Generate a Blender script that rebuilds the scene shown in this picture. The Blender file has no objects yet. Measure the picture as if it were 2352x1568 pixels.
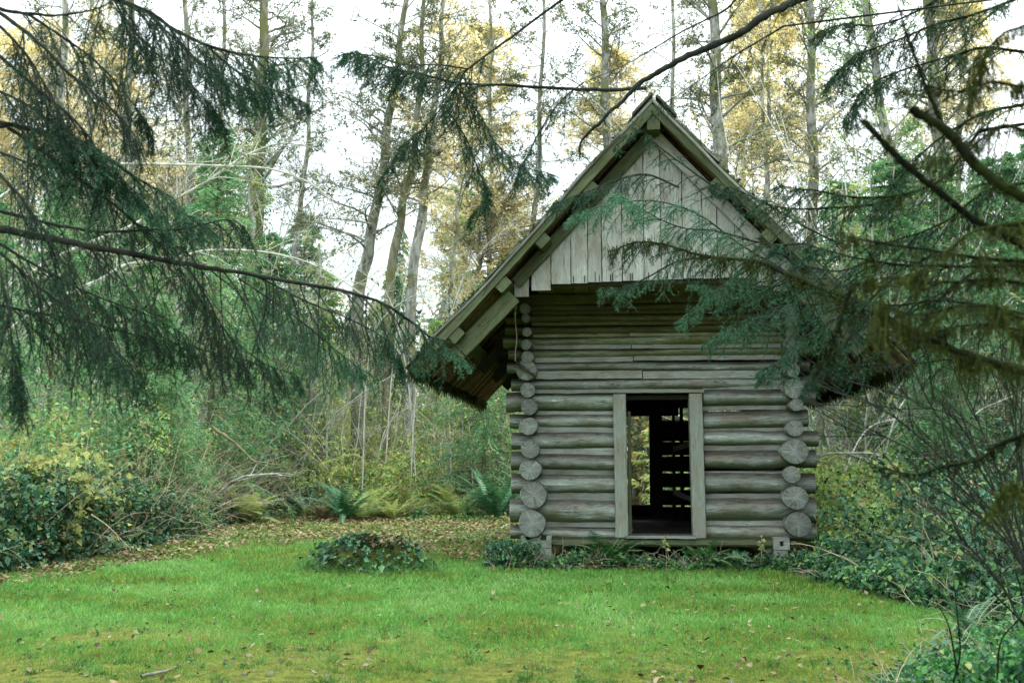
import bpy, math, random
import numpy as np
from mathutils import Vector, Matrix
R = math.radians
rng = np.random.default_rng(7)
scn = bpy.context.scene
COL = scn.collection

# ---------------------------------------------------------------- camera
FX = 2600.0
PITCH = math.atan(291 / FX)
CAMZ = 1.45
cam_d = bpy.data.cameras.new('camera')
cam = bpy.data.objects.new('camera', cam_d)
COL.objects.link(cam)
cam.location = (0, 0, CAMZ)
cam.rotation_euler = (math.pi / 2 + PITCH, 0, 0)
cam_d.sensor_width = 36
cam_d.lens = FX / 2352 * 36
cam_d.clip_start = 0.05
cam_d.clip_end = 2000
cam_d.dof.use_dof = True
cam_d.dof.focus_distance = 17.0
cam_d.dof.aperture_fstop = 4.8
scn.camera = cam

def ray(px, py):
    dx = (px - 1176) / FX; dz = (784 - py) / FX
    return np.array([dx, math.cos(PITCH) - dz * math.sin(PITCH), math.sin(PITCH) + dz * math.cos(PITCH)])
def at(px, py, Y):                      # point at depth Y
    r = ray(px, py); return np.array([0, 0, CAMZ]) + r * (Y / r[1])
def gp(px, py):                         # point on the ground
    r = ray(px, py); t = -CAMZ / r[2]; return np.array([r[0] * t, r[1] * t, 0.0])
def path(pts, Y, n=None):               # list of (px,py[,Y]) to smooth world polyline
    P = []
    for i, p in enumerate(pts):
        y = p[2] if len(p) > 2 else (Y if not isinstance(Y, tuple) else Y[0] + (Y[1] - Y[0]) * i / (len(pts) - 1))
        P.append(at(p[0], p[1], y))
    return smooth(np.array(P), n or len(P) * 6)
def smooth(P, n):
    P = np.asarray(P, float)
    k = len(P)
    if k < 3:
        t = np.linspace(0, 1, n)[:, None]; return P[0] * (1 - t) + P[-1] * t
    Q = np.vstack([2 * P[0] - P[1], P, 2 * P[-1] - P[-2]])
    out = []
    for s in np.linspace(0, k - 1, n):
        i = min(int(s), k - 2); t = s - i
        a, b, c, d = Q[i], Q[i + 1], Q[i + 2], Q[i + 3]
        out.append(0.5 * ((2 * b) + (c - a) * t + (2 * a - 5 * b + 4 * c - d) * t * t + (3 * b - 3 * c + d - a) * t ** 3))
    return np.array(out)

# ---------------------------------------------------------------- mesh building
def nrm(a):
    return a / np.maximum(np.linalg.norm(a, axis=-1, keepdims=True), 1e-9)

class G:
    def __init__(s):
        s.V = []; s.nv = 0; s.F = []          # (faces array, mat, rnd array, smooth)
    def add(s, V, F, m=0, rnd=None, sm=False):
        V = np.asarray(V, np.float32).reshape(-1, 3); F = np.asarray(F, np.int32)
        if rnd is None: rnd = np.full(len(F), rng.random(), np.float32)
        elif np.isscalar(rnd): rnd = np.full(len(F), rnd, np.float32)
        s.V.append(V); s.F.append((F + s.nv, m, np.asarray(rnd, np.float32), sm)); s.nv += len(V)
        return s
    def build(s, name, mats, parent=None, loc=None, mw=None):
        me = bpy.data.meshes.new(name)
        V = np.concatenate(s.V)
        li = np.concatenate([f.ravel() for f, *_ in s.F])
        ls = []; o = 0; mi = []; rn = []; sm = []
        for f, m, r, q in s.F:
            ls.append(o + np.arange(len(f)) * f.shape[1]); o += f.size
            mi.append(np.full(len(f), m, np.int32) if np.isscalar(m) else m); rn.append(r); sm.append(np.full(len(f), q, bool))
        ls = np.concatenate(ls)
        me.vertices.add(len(V)); me.vertices.foreach_set('co', V.ravel())
        me.loops.add(len(li)); me.loops.foreach_set('vertex_index', li)
        me.polygons.add(len(ls)); me.polygons.foreach_set('loop_start', ls.astype(np.int32))
        me.polygons.foreach_set('material_index', np.concatenate(mi).astype(np.int32))
        me.polygons.foreach_set('use_smooth', np.concatenate(sm))
        at_ = me.attributes.new('rnd', 'FLOAT', 'FACE'); at_.data.foreach_set('value', np.concatenate(rn).astype(np.float32))
        me.update(calc_edges=True)
        for m in (mats if isinstance(mats, (list, tuple)) else [mats]): me.materials.append(m)
        ob = bpy.data.objects.new(name, me); COL.objects.link(ob)
        if parent: ob.parent = parent
        if loc is not None: ob.location = loc
        if mw is not None: ob.matrix_local = mw
        return ob

def T(o, label, cat, group=None, kind=None):
    if label: o['label'] = label
    if cat: o['category'] = cat
    if group: o['group'] = group
    if kind: o['kind'] = kind
    return o
def empty(name, loc, rz=0.0):
    o = bpy.data.objects.new(name, None); COL.objects.link(o); o.location = loc; o.rotation_euler = (0, 0, rz)
    o.empty_display_size = 0.3
    return o

def frames(P):                            # (...,n,3) -> tangents and two normals
    Tn = np.gradient(P, axis=-2); Tn = nrm(Tn)
    ref = np.where(np.abs(Tn[..., 2:3]) > 0.9, np.array([1., 0, 0]), np.array([0, 0, 1.]))
    A = nrm(np.cross(Tn, ref)); B = np.cross(Tn, A)
    return Tn, A, B
def tube(g, P, r, k=8, m=0, rnd=None, cap=False, rough=0.0):
    P = np.asarray(P, float); n = len(P); Tn, A, B = frames(P)
    r = np.broadcast_to(np.asarray(r, float), (n,))
    th = np.arange(k) / k * 2 * np.pi
    rr = r[:, None] * (1 + (rough * rng.standard_normal((n, k)) if rough else 0))
    V = P[:, None] + rr[..., None] * (np.cos(th)[None, :, None] * A[:, None] + np.sin(th)[None, :, None] * B[:, None])
    i = np.arange(n - 1)[:, None]; j = np.arange(k)[None]
    F = np.stack([i * k + j, i * k + (j + 1) % k, (i + 1) * k + (j + 1) % k, (i + 1) * k + j], -1).reshape(-1, 4)
    g.add(V, F, m, rnd, True)
def tubes(g, C, r0, r1, k=3, m=0, rnd=None):  # batch (N,n,3)
    N, n, _ = C.shape
    if N == 0: return
    Tn, A, B = frames(C)
    r0 = np.broadcast_to(np.asarray(r0, float), (N,)); r1 = np.broadcast_to(np.asarray(r1, float), (N,))
    t = np.linspace(0, 1, n)
    r = r0[:, None] * (1 - t) + r1[:, None] * t
    th = np.arange(k) / k * 2 * np.pi
    V = C[:, :, None] + r[..., None, None] * (np.cos(th)[None, None, :, None] * A[:, :, None] + np.sin(th)[None, None, :, None] * B[:, :, None])
    b = np.arange(N)[:, None, None] * n * k; i = np.arange(n - 1)[None, :, None]; j = np.arange(k)[None, None]
    F = np.stack([b + i * k + j, b + i * k + (j + 1) % k, b + (i + 1) * k + (j + 1) % k, b + (i + 1) * k + j], -1).reshape(-1, 4)
    rn = None if rnd is None else np.repeat(np.broadcast_to(rnd, (N,)), (n - 1) * k)
    g.add(V, F, m, rng.random(len(F)) * 0 + rng.random() if rn is None else rn, True)
def curves(S, D, L, n=6, grav=0.0, wob=0.1):
    S = np.asarray(S, float); N = len(S); D = nrm(np.asarray(D, float)); L = np.broadcast_to(np.asarray(L, float), (N,))
    g_ = np.broadcast_to(np.asarray(grav, float), (N,))
    C = np.zeros((N, n, 3)); C[:, 0] = S; d = D.copy()
    for i in range(1, n):
        d = d + wob * rng.standard_normal((N, 3)); d[:, 2] -= g_ / n; d = nrm(d)
        C[:, i] = C[:, i - 1] + d * (L / (n - 1))[:, None]
    return C
def sample(C, m, t0=0.0, t1=1.0, jit=0.4):       # m per curve -> pos, tangent, t, curve index
    N, n, _ = C.shape
    t = t0 + (t1 - t0) * (np.arange(m) + 0.5)[None] / m + (rng.random((N, m)) - .5) * jit * (t1 - t0) / m * 2
    t = np.clip(t, 0, 0.9999); s = t * (n - 1); i = s.astype(int); f = (s - i)[..., None]
    idx = np.arange(N)[:, None]
    a = C[idx, i]; b = C[idx, np.minimum(i + 1, n - 1)]
    return (a * (1 - f) + b * f).reshape(-1, 3), nrm((b - a).reshape(-1, 3)), t.ravel(), np.repeat(np.arange(N), m)
def side_dirs(Tn, flat=0.7):
    up = np.array([0, 0, 1.])
    h = nrm(np.cross(Tn, up) + 1e-3 * rng.standard_normal(Tn.shape))
    sg = np.where(np.arange(len(Tn)) % 2 == 0, 1., -1.)[:, None]
    return nrm(h * sg * flat + (1 - flat) * rng.standard_normal(Tn.shape))
def needles(g, P, Tn, ln, w, m=0, rnd=None, fwd=0.7, flat=0.5):
    N = len(P)
    sd = side_dirs(Tn, flat)
    d = nrm(Tn * fwd + sd)
    s = nrm(np.cross(d, rng.standard_normal((N, 3)))) * (w / 2)
    L = ln * (0.7 + 0.6 * rng.random((N, 1)))
    V = np.stack([P - s, P + s, P + d * L], 1).reshape(-1, 3)
    g.add(V, np.arange(3 * N).reshape(-1, 3), m, rng.random(N) if rnd is None else rnd)
def leaves(g, P, D, size, m=0, wid=0.62, rnd=None, droop=0.25, fold=0.12):
    N = len(P); D = nrm(np.asarray(D, float)); size = np.broadcast_to(np.asarray(size, float), (N,))[:, None]
    up = nrm(np.array([0, 0, 1.]) + 0.55 * rng.standard_normal((N, 3)))
    s = nrm(np.cross(D, up)); u = np.cross(s, D)
    a = P; mid = P + D * size * .45
    l = mid + s * size * wid * .5 + u * size * fold; r = mid - s * size * wid * .5 + u * size * fold
    tip = P + D * size - np.array([0, 0, 1.]) * size * droop
    V = np.stack([a, r, tip, l], 1).reshape(-1, 3)
    b = np.arange(N)[:, None] * 4
    F = np.stack([b + np.array([[0, 1, 2]]), b + np.array([[0, 2, 3]])], 1).reshape(-1, 3)
    rn = rng.random(N) if rnd is None else rnd
    g.add(V, F, m, np.repeat(rn, 2))
def rdir(N, up=0.0):
    d = rng.standard_normal((N, 3)); d[:, 2] = d[:, 2] * .6 + up; return nrm(d)
def vnoise(x, y, seed=0):                 # smooth 2-D value noise 0..1
    r = np.random.default_rng(seed).random((64, 64))
    xi = np.floor(x).astype(int); yi = np.floor(y).astype(int); fx = x - xi; fy = y - yi
    fx = fx * fx * (3 - 2 * fx); fy = fy * fy * (3 - 2 * fy)
    a = r[xi % 64, yi % 64]; b = r[(xi + 1) % 64, yi % 64]; c = r[xi % 64, (yi + 1) % 64]; d = r[(xi + 1) % 64, (yi + 1) % 64]
    return (a * (1 - fx) + b * fx) * (1 - fy) + (c * (1 - fx) + d * fx) * fy
def inpoly(x, y, P):
    c = np.zeros(np.shape(x), bool); n = len(P)
    for i in range(n):
        x0, y0 = P[i][:2]; x1, y1 = P[(i + 1) % n][:2]
        if y0 == y1: continue
        c ^= ((y0 > y) != (y1 > y)) & (x < (x1 - x0) * (y - y0) / (y1 - y0) + x0)
    return c

# ---------------------------------------------------------------- materials
class M:
    def __init__(s, name, rough=0.85, spec=0.25):
        s.m = bpy.data.materials.new(name); s.m.use_nodes = True
        s.t = s.m.node_tree; s.b = s.t.nodes['Principled BSDF']; s.out = s.t.nodes['Material Output']
        s.b.inputs['Roughness'].default_value = rough; s.b.inputs['Specular IOR Level'].default_value = spec
    def n(s, ty, **kw):
        x = s.t.nodes.new(ty)
        for k, v in kw.items(): setattr(x, k, v)
        return x
    def l(s, a, b): s.t.links.new(a, b)
    def coord(s, kind='Object', scale=(1, 1, 1)):
        c = s.n('ShaderNodeTexCoord'); mp = s.n('ShaderNodeMapping'); mp.inputs['Scale'].default_value = scale
        s.l(c.outputs[kind], mp.inputs[0]); return mp.outputs[0]
    def oi(s):                                    # coordinates shifted per object
        pass
    def noise(s, vec, scale=1, detail=4, rough=.55, dist=0):
        x = s.n('ShaderNodeTexNoise'); x.inputs['Scale'].default_value = scale; x.inputs['Detail'].default_value = detail
        x.inputs['Roughness'].default_value = rough; x.inputs['Distortion'].default_value = dist
        s.l(vec, x.inputs['Vector']); return x.outputs['Fac']
    def ramp(s, fac, stops):
        x = s.n('ShaderNodeValToRGB'); e = x.color_ramp.elements
        while len(e) < len(stops): e.new(.5)
        for i, (p, c) in enumerate(stops):
            e[i].position = p; e[i].color = (*c, 1) if not np.isscalar(c) else (c, c, c, 1)
        s.l(fac, x.inputs[0]); return x.outputs[0]
    def mix(s, f, a, b, mode='MIX'):
        x = s.n('ShaderNodeMix', data_type='RGBA', blend_type=mode)
        for so, v in ((x.inputs[0], f), (x.inputs[6], a), (x.inputs[7], b)):
            if isinstance(v, (int, float)): so.default_value = v if so.type == 'VALUE' else (v, v, v, 1)
            elif isinstance(v, tuple): so.default_value = (*v, 1)
            else: s.l(v, so)
        return x.outputs[2]
    def math(s, op, a, b=0.0, clamp=False):
        x = s.n('ShaderNodeMath', operation=op, use_clamp=clamp)
        for so, v in zip(x.inputs, (a, b)):
            if isinstance(v, (int, float)): so.default_value = v
            else: s.l(v, so)
        return x.outputs[0]
    def attr(s, name='rnd'):
        x = s.n('ShaderNodeAttribute', attribute_name=name); return x.outputs['Fac']
    def objrnd(s):
        return s.n('ShaderNodeObjectInfo').outputs['Random']
    def bump(s, h, st=.4, d=.02):
        x = s.n('ShaderNodeBump'); x.inputs['Strength'].default_value = st; x.inputs['Distance'].default_value = d
        s.l(h, x.inputs['Height']); s.l(x.outputs[0], s.b.inputs['Normal'])
    def color(s, c): s.l(c, s.b.inputs['Base Color'])

def jit_vec(m, vec):                              # offset texture per object
    v = m.n('ShaderNodeVectorMath', operation='ADD'); r = m.objrnd()
    c = m.n('ShaderNodeCombineXYZ'); k = m.math('MULTIPLY', r, 37.0)
    for i in range(3): m.l(k, c.inputs[i])
    m.l(vec, v.inputs[0]); m.l(c.outputs[0], v.inputs[1]); return v.outputs[0]

def wood(name, dark, mid, light, brown, algae, algae_amt=.6, stretch=11.0, bump=.5, var=.25):
    m = M(name, .8, .2)
    v = jit_vec(m, m.coord('Object', (1, stretch, stretch)))
    v2 = jit_vec(m, m.coord('Object', (1.6, 3.2, 3.2)))
    f = m.noise(v, 2.6, 8, .68, .25)
    col = m.ramp(f, [(.30, dark), (.42, mid), (.56, mid), (.70, light)])
    big = m.noise(v2, 1.3, 4, .6)
    col = m.mix(m.ramp(big, [(.44, 0.0), (.66, .75)]), col, brown)
    fine = m.noise(jit_vec(m, m.coord('Object', (2, stretch * 3.5, stretch * 3.5))), 4, 4, .7)
    col = m.mix(.55, col, m.ramp(fine, [(.35, .35), (.62, 1.0)]), 'MULTIPLY')
    cr = m.noise(jit_vec(m, m.coord('Object', (.55, stretch * 1.1, stretch * 1.1))), 2.2, 3, .5)
    crack = m.ramp(cr, [(.485, 1.0), (.497, .12), (.503, .12), (.515, 1.0)])
    gate = m.ramp(m.noise(v2, 2.1, 3), [(.5, 0.0), (.58, 1.0)])
    col = m.mix(gate, col, m.mix(1.0, col, crack, 'MULTIPLY'))
    # green algae on the damp undersides
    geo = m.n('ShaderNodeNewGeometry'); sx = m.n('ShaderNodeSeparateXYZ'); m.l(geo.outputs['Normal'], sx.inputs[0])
    dn = m.math('MULTIPLY', sx.outputs[2], -1.0)
    dn = m.math('ADD', dn, m.math('MULTIPLY', m.math('SUBTRACT', big, .5), 1.6))
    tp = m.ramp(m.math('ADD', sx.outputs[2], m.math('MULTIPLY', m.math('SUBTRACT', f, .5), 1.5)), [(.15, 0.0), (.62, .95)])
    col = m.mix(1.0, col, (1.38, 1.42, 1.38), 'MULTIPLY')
    col = m.mix(tp, col, m.mix(1.0, col, (.28, .24, .23), 'MULTIPLY'))  # darker tops: weather staining, plus light from below put into the colour
    al = m.ramp(dn, [(.05, 0.0), (.6, algae_amt)])
    col = m.mix(al, col, algae)
    br = m.ramp(m.objrnd(), [(0, 1 - var), (1, 1 + var)])
    col = m.mix(1.0, col, br, 'MULTIPLY')
    m.color(col)
    m.bump(m.math('ADD', m.math('MULTIPLY', f, .7), m.math('MULTIPLY', crack, .25)), bump, .02)
    return m.m
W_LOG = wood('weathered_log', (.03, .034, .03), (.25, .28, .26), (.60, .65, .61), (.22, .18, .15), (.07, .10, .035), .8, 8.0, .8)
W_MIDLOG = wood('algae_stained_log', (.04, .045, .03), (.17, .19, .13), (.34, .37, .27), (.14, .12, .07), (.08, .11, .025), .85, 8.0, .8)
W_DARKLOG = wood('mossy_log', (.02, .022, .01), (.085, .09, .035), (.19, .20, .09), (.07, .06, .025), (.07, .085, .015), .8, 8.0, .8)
W_BOARD = wood('weathered_board', (.07, .075, .07), (.31, .325, .31), (.56, .58, .55), (.22, .20, .175), (.14, .17, .10), .3, 16, .35, .12)
W_CHINK = wood('chinking_wood', (.09, .10, .09), (.22, .235, .22), (.36, .385, .365), (.17, .15, .13), (.09, .11, .05), .4, 14, .35)
W_JAMB = wood('jamb_wood', (.08, .09, .08), (.20, .225, .20), (.34, .375, .34), (.20, .17, .14), (.14, .18, .13), .3, 18, .3, .1)
W_GREEN = wood('mossy_board', (.02, .022, .012), (.075, .09, .05), (.16, .18, .11), (.06, .06, .035), (.055, .085, .015), .55, 10, .4)
W_SOFFIT = wood('soffit_board', (.05, .045, .02), (.15, .13, .06), (.24, .21, .10), (.12, .09, .04), (.12, .12, .03), .5, 12, .3)
W_SHAKE = wood('split_shake', (.02, .015, .006), (.085, .06, .025), (.19, .14, .07), (.05, .035, .015), (.08, .07, .02), .4, 22, .5, .45)
W_DIM = W_SHAKE
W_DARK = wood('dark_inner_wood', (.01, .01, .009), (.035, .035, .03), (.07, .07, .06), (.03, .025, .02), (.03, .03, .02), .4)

def endgrain():
    m = M('log_end_grain', .85, .15)
    c = m.n('ShaderNodeTexCoord'); sx = m.n('ShaderNodeSeparateXYZ'); m.l(c.outputs['Object'], sx.inputs[0])
    vec = m.coord('Object', (1, 1, 1)); nz = m.noise(jit_vec(m, vec), 5, 4, .6)
    cy = m.n('ShaderNodeCombineXYZ'); m.l(sx.outputs[1], cy.inputs[1]); m.l(sx.outputs[2], cy.inputs[2])
    ln = m.n('ShaderNodeVectorMath', operation='LENGTH'); m.l(cy.outputs[0], ln.inputs[0])
    rad = m.math('ADD', ln.outputs['Value'], m.math('MULTIPLY', nz, .035))
    ring = m.math('SINE', m.math('MULTIPLY', rad, 170.0))
    ang = m.math('ARCTAN2', sx.outputs[2], sx.outputs[1])
    ca = m.n('ShaderNodeCombineXYZ'); m.l(m.math('MULTIPLY', m.math('COSINE', ang), 2.2), ca.inputs[0]); m.l(m.math('MULTIPLY', m.math('SINE', ang), 2.2), ca.inputs[1])
    m.l(m.math('MULTIPLY', ln.outputs['Value'], 1.2), ca.inputs[2])
    an = m.noise(jit_vec(m, ca.outputs[0]), 1.6, 5, .6)
    col = m.ramp(an, [(.32, (.13, .145, .13)), (.5, (.26, .29, .27)), (.66, (.46, .50, .465))])
    col = m.mix(.25, col, m.ramp(ring, [(0, .35), (.6, 1.0)]), 'MULTIPLY')
    ck = m.ramp(m.noise(jit_vec(m, ca.outputs[0]), 1.5, 2, .5), [(.482, 1.0), (.495, .05), (.505, .05), (.518, 1.0)])
    ck = m.mix(m.ramp(m.noise(jit_vec(m, vec), 4.0, 1), [(.44, 0.0), (.48, 1.0)]), 1.0, ck)
    col = m.mix(1.0, col, ck, 'MULTIPLY')
    iso = m.ramp(m.noise(jit_vec(m, m.coord('Object', (1, 3, 14))), 2.2, 6, .7), [(.3, (.10, .11, .10)), (.5, (.22, .24, .22)), (.7, (.38, .41, .38))])
    col = m.mix(.45, col, iso)
    pat = m.noise(jit_vec(m, vec), 9, 5, .7)
    col = m.mix(m.ramp(pat, [(.48, 0.0), (.72, .55)]), col, (.15, .16, .13))
    col = m.mix(1.0, col, m.ramp(m.objrnd(), [(0, .75), (1, 1.15)]), 'MULTIPLY')
    col = m.mix(.8, col, m.ramp(ln.outputs['Value'], [(.0, 1.25), (.06, 1.0), (.13, .8), (.22, .6)]), 'MULTIPLY')
    m.color(col); m.bump(m.math('ADD', an, m.math('MULTIPLY', ck, .5)), .5, .012); return m.m
W_END = endgrain()

def foliage(name, cols, trans=.35, rough=.6, spec=.3, noise_scale=.8, amp=.4):
    """cols: colour stops chosen by the per-leaf random value"""
    m = M(name, rough, spec)
    k = len(cols)
    c = m.ramp(m.attr(), [(i / max(k - 1, 1), cc) for i, cc in enumerate(cols)])
    nz = m.noise(m.coord('Object'), noise_scale, 2)
    c = m.mix(1.0, c, m.ramp(nz, [(.3, 1 - amp), (.7, 1 + amp)]), 'MULTIPLY')
    m.color(c)
    if trans > 0:
        tr = m.n('ShaderNodeBsdfTranslucent'); m.l(c, tr.inputs[0])
        ms = m.n('ShaderNodeMixShader'); ms.inputs[0].default_value = trans
        m.l(m.b.outputs[0], ms.inputs[1]); m.l(tr.outputs[0], ms.inputs[2]); m.l(ms.outputs[0], m.out.inputs[0])
    return m.m
def bark(name, a, b, moss=None, amt=.5, sc=6):
    m = M(name, .9, .1)
    n1 = m.noise(m.coord('Object', (1, 1, .35)), sc, 6, .7)
    c = m.ramp(n1, [(.35, a), (.62, b)])
    if moss:
        n2 = m.noise(m.coord('Object'), 1.6, 4, .6)
        c = m.mix(m.ramp(n2, [(.55 - amt * .3, 0.0), (.62 - amt * .2, .9)]), c, moss)
    m.color(c); m.bump(n1, .6, .03); return m.m
B_ALDER = bark('alder_bark', (.12, .12, .11), (.52, .53, .50), (.16, .17, .08), .2)
B_GREYALD = bark('grey_alder_bark', (.06, .06, .05), (.40, .41, .37), (.16, .17, .10), .35)
B_MOSSY = bark('mossy_bark', (.08, .08, .05), (.28, .27, .20), (.15, .16, .07), .35)
B_GREY = bark('grey_conifer_bark', (.09, .09, .075), (.24, .24, .20), (.14, .16, .07), .4)
B_CONIF = bark('conifer_bark', (.03, .028, .025), (.10, .09, .075))
B_TWIG = bark('dark_twig', (.012, .014, .013), (.045, .05, .042))
B_MOSSTWIG = bark('moss_covered_branch', (.003, .004, .003), (.010, .013, .006), (.022, .034, .008), .2, 14)
B_LICHEN = bark('lichen_twig', (.34, .35, .31), (.72, .73, .66), None)
B_TAN = bark('tan_twig', (.22, .18, .12), (.56, .50, .38), None)
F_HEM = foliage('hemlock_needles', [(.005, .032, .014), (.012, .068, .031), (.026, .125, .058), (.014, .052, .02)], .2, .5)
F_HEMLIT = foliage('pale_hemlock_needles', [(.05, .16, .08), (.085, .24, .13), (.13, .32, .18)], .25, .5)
F_DRY = foliage('dry_needles', [(.02, .035, .025), (.05, .06, .04), (.03, .05, .03)], .1, .7)
F_MOSS = foliage('hanging_moss', [(.028, .042, .010), (.06, .08, .02), (.11, .13, .04)], .35, .9, .05)
F_DKMOSS = foliage('dark_limb_moss', [(.008, .012, .004), (.016, .024, .007), (.034, .048, .012)], .1, .9, .05)
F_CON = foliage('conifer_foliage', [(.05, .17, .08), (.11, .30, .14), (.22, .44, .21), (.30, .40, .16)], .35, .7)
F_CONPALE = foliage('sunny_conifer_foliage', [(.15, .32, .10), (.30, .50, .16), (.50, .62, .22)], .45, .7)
F_ALD = foliage('alder_leaves', [(.08, .13, .05), (.13, .18, .06), (.26, .25, .08), (.07, .12, .06)], .45)
F_GOLD = foliage('golden_leaves', [(.82, .68, .30), (.92, .80, .42), (.95, .88, .60), (.66, .62, .28)], .6)
F_BRAM = foliage('bramble_leaves', [(.008, .04, .022), (.025, .10, .055), (.07, .20, .12), (.14, .25, .09), (.02, .08, .045)], .2, .55, .4)
F_YEL = foliage('yellowing_leaves', [(.18, .28, .08), (.36, .42, .13), (.54, .52, .19), (.26, .36, .12)], .4)
F_LIME = foliage('pale_green_leaves', [(.22, .40, .11), (.40, .58, .17), (.64, .70, .24), (.60, .52, .20)], .5)
F_FERN = foliage('sword_fern', [(.03, .14, .055), (.06, .22, .10), (.12, .32, .17)], .25, .5, .4)
F_BROWNFERN = foliage('brown_fern', [(.14, .09, .045), (.26, .18, .09), (.22, .19, .09)], .3)
F_TAN = foliage('dry_brush', [(.22, .17, .08), (.40, .33, .17), (.54, .47, .26), (.28, .36, .13)], .4)
F_LITTER = foliage('fallen_leaf', [(.035, .02, .01), (.09, .05, .022), (.19, .125, .06), (.30, .225, .11), (.36, .30, .19), (.13, .10, .08)], .1, .7)
F_GRASS = foliage('grass_blades', [(.05, .19, .03), (.115, .31, .05), (.20, .43, .095), (.34, .55, .22)], .35, .5, .35, 3.5, .2)
F_GRASSY = foliage('mossy_grass', [(.16, .21, .03), (.26, .30, .05), (.36, .37, .10), (.22, .20, .06)], .35, .6, .25, 3.5, .3)
F_LOW = foliage('low_green_leaves', [(.015, .09, .02), (.05, .20, .045), (.12, .33, .09)], .3, .5, .4)
def shake_mat(name, stops, moss, amt):
    m = M(name, .85, .15)
    geo = m.n('ShaderNodeNewGeometry')
    f = m.noise(m.coord('Object', (3, 3, 3)), 5, 8, .7)
    c = m.ramp(m.attr(), [(i / (len(stops) - 1), s) for i, s in enumerate(stops)])
    c = m.mix(1.0, c, m.ramp(f, [(.3, .5), (.7, 1.5)]), 'MULTIPLY')
    c = m.mix(m.ramp(m.noise(m.coord('Object'), 1.7, 5, .65), [(.42, 0.0), (.62, amt)]), c, moss)
    m.color(c); m.bump(f, .5, .01); return m.m
shake_mat('roof_shake', [(.05, .055, .045), (.12, .125, .11), (.08, .08, .065), (.19, .20, .18)], (.06, .08, .02), .9)
shake_mat('roof_lining_shake', [(.04, .03, .012), (.22, .16, .07), (.46, .35, .17), (.08, .06, .025)], (.06, .06, .015), .4)
# ================================================================ CABIN
AC = R(5.5)
O = np.array([2.19, 17.2, 0.0])
UD = np.array([math.cos(AC), -math.sin(AC), 0]); VD = np.array([math.sin(AC), math.cos(AC), 0])
C0 = np.array([0, 0, CAMZ])
S_ = .9408                                     # full-resolution photo pixel to layout pixel
def cl(px, py, v=0.0):                         # layout pixel to cabin (u, z) on the plane at depth v
    r = ray(px, py); t = ((O - C0) @ VD + v) / (r @ VD); p = C0 + r * t
    return float((p - O) @ UD), float(p[2])
def cs(sx, sy, v=0.0): return cl(sx * S_, sy * S_, v)

cabin = empty('log_cabin', O, -AC)
T(cabin, 'weathered grey log cabin with steep shingled roof and open doorway', 'cabin')

def orient(p0, p1, roll=0.0, upv=(0, 0, 1)):
    p0 = Vector(p0); p1 = Vector(p1); x = (p1 - p0).normalized(); up = Vector(upv)
    if abs(x.dot(up)) > .98: up = Vector((0, 1, 0))
    z = (up - x * up.dot(x)).normalized(); y = z.cross(x)
    m = Matrix((x, y, z)).transposed().to_4x4() @ Matrix.Rotation(roll, 4, 'X')
    m.translation = (p0 + p1) / 2
    return m
def log(name, p0, p1, r0, r1=None, mats=None, parent=None, k=22, squash=1.0, wob=.014, knots=4, roll=None, lump=.05):
    r1 = r1 or r0; L = (Vector(p1) - Vector(p0)).length; n = max(6, int(L / .14))
    x = np.linspace(-L / 2, L / 2, n); t = np.linspace(0, 1, n)
    th = np.arange(k) / k * 2 * np.pi
    ph = rng.random(6) * 6.28
    cy = wob * np.sin(x * 1.7 + ph[0]) + wob * .5 * np.sin(x * 4.1 + ph[1]); cz = wob * np.sin(x * 1.4 + ph[2])
    rr = (r0 * (1 - t) + r1 * t)[:, None] * (1 + lump * np.sin(th * 2 + ph[3])[None] + lump * .6 * np.sin(th * 3 + ph[4] + x[:, None] * .8) + .03 * np.sin(x[:, None] * 5 + ph[5]) + .016 * rng.standard_normal((n, k)))
    for _ in range(knots):
        a = rng.random() * 6.28; xi = rng.uniform(-L / 2, L / 2)
        dd = ((x[:, None] - xi) / .10) ** 2 + (np.angle(np.exp(1j * (th[None] - a))) / .35) ** 2
        rr = rr * (1 + .09 * np.exp(-dd))
    V = np.stack([np.broadcast_to(x[:, None], rr.shape), cy[:, None] + rr * np.cos(th), cz[:, None] + rr * np.sin(th) * squash], -1)
    g = G(); i = np.arange(n - 1)[:, None]; j = np.arange(k)[None]
    F = np.stack([i * k + j, i * k + (j + 1) % k, (i + 1) * k + (j + 1) % k, (i + 1) * k + j], -1).reshape(-1, 4)[:, ::-1]
    g.add(V.reshape(-1, 3), F, 0, 0.5, True)
    for e, s in ((0, -1), (n - 1, 1)):          # end: chamfer ring then flat cap
        ring = V[e]; c = ring.mean(0); r2 = c + (ring - c) * .95; r2[:, 0] += s * .008
        r3 = c + (ring - c) * .45; r3[:, 0] += s * (.010 + .003 * rng.random(k))
        cc = c + np.array([s * .012, 0, 0])
        VV = np.vstack([ring, r2, r3, cc[None]]); jj = np.arange(k)
        A = np.stack([jj, (jj + 1) % k, k + (jj + 1) % k, k + jj], -1); B = A + k
        Cc = np.stack([2 * k + jj, 2 * k + (jj + 1) % k, np.full(k, 3 * k)], -1)
        if s < 0: A = A[:, ::-1]; B = B[:, ::-1]; Cc = Cc[:, ::-1]
        g.add(VV, A, 0, .5, False); g.add(VV, B, 1, .5, False); g.add(VV, Cc, 1, .5, False)
    return g.build(name, mats or [W_LOG, W_END], parent, mw=orient(p0, p1, rng.random() * 6.28 if roll is None else roll))
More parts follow.
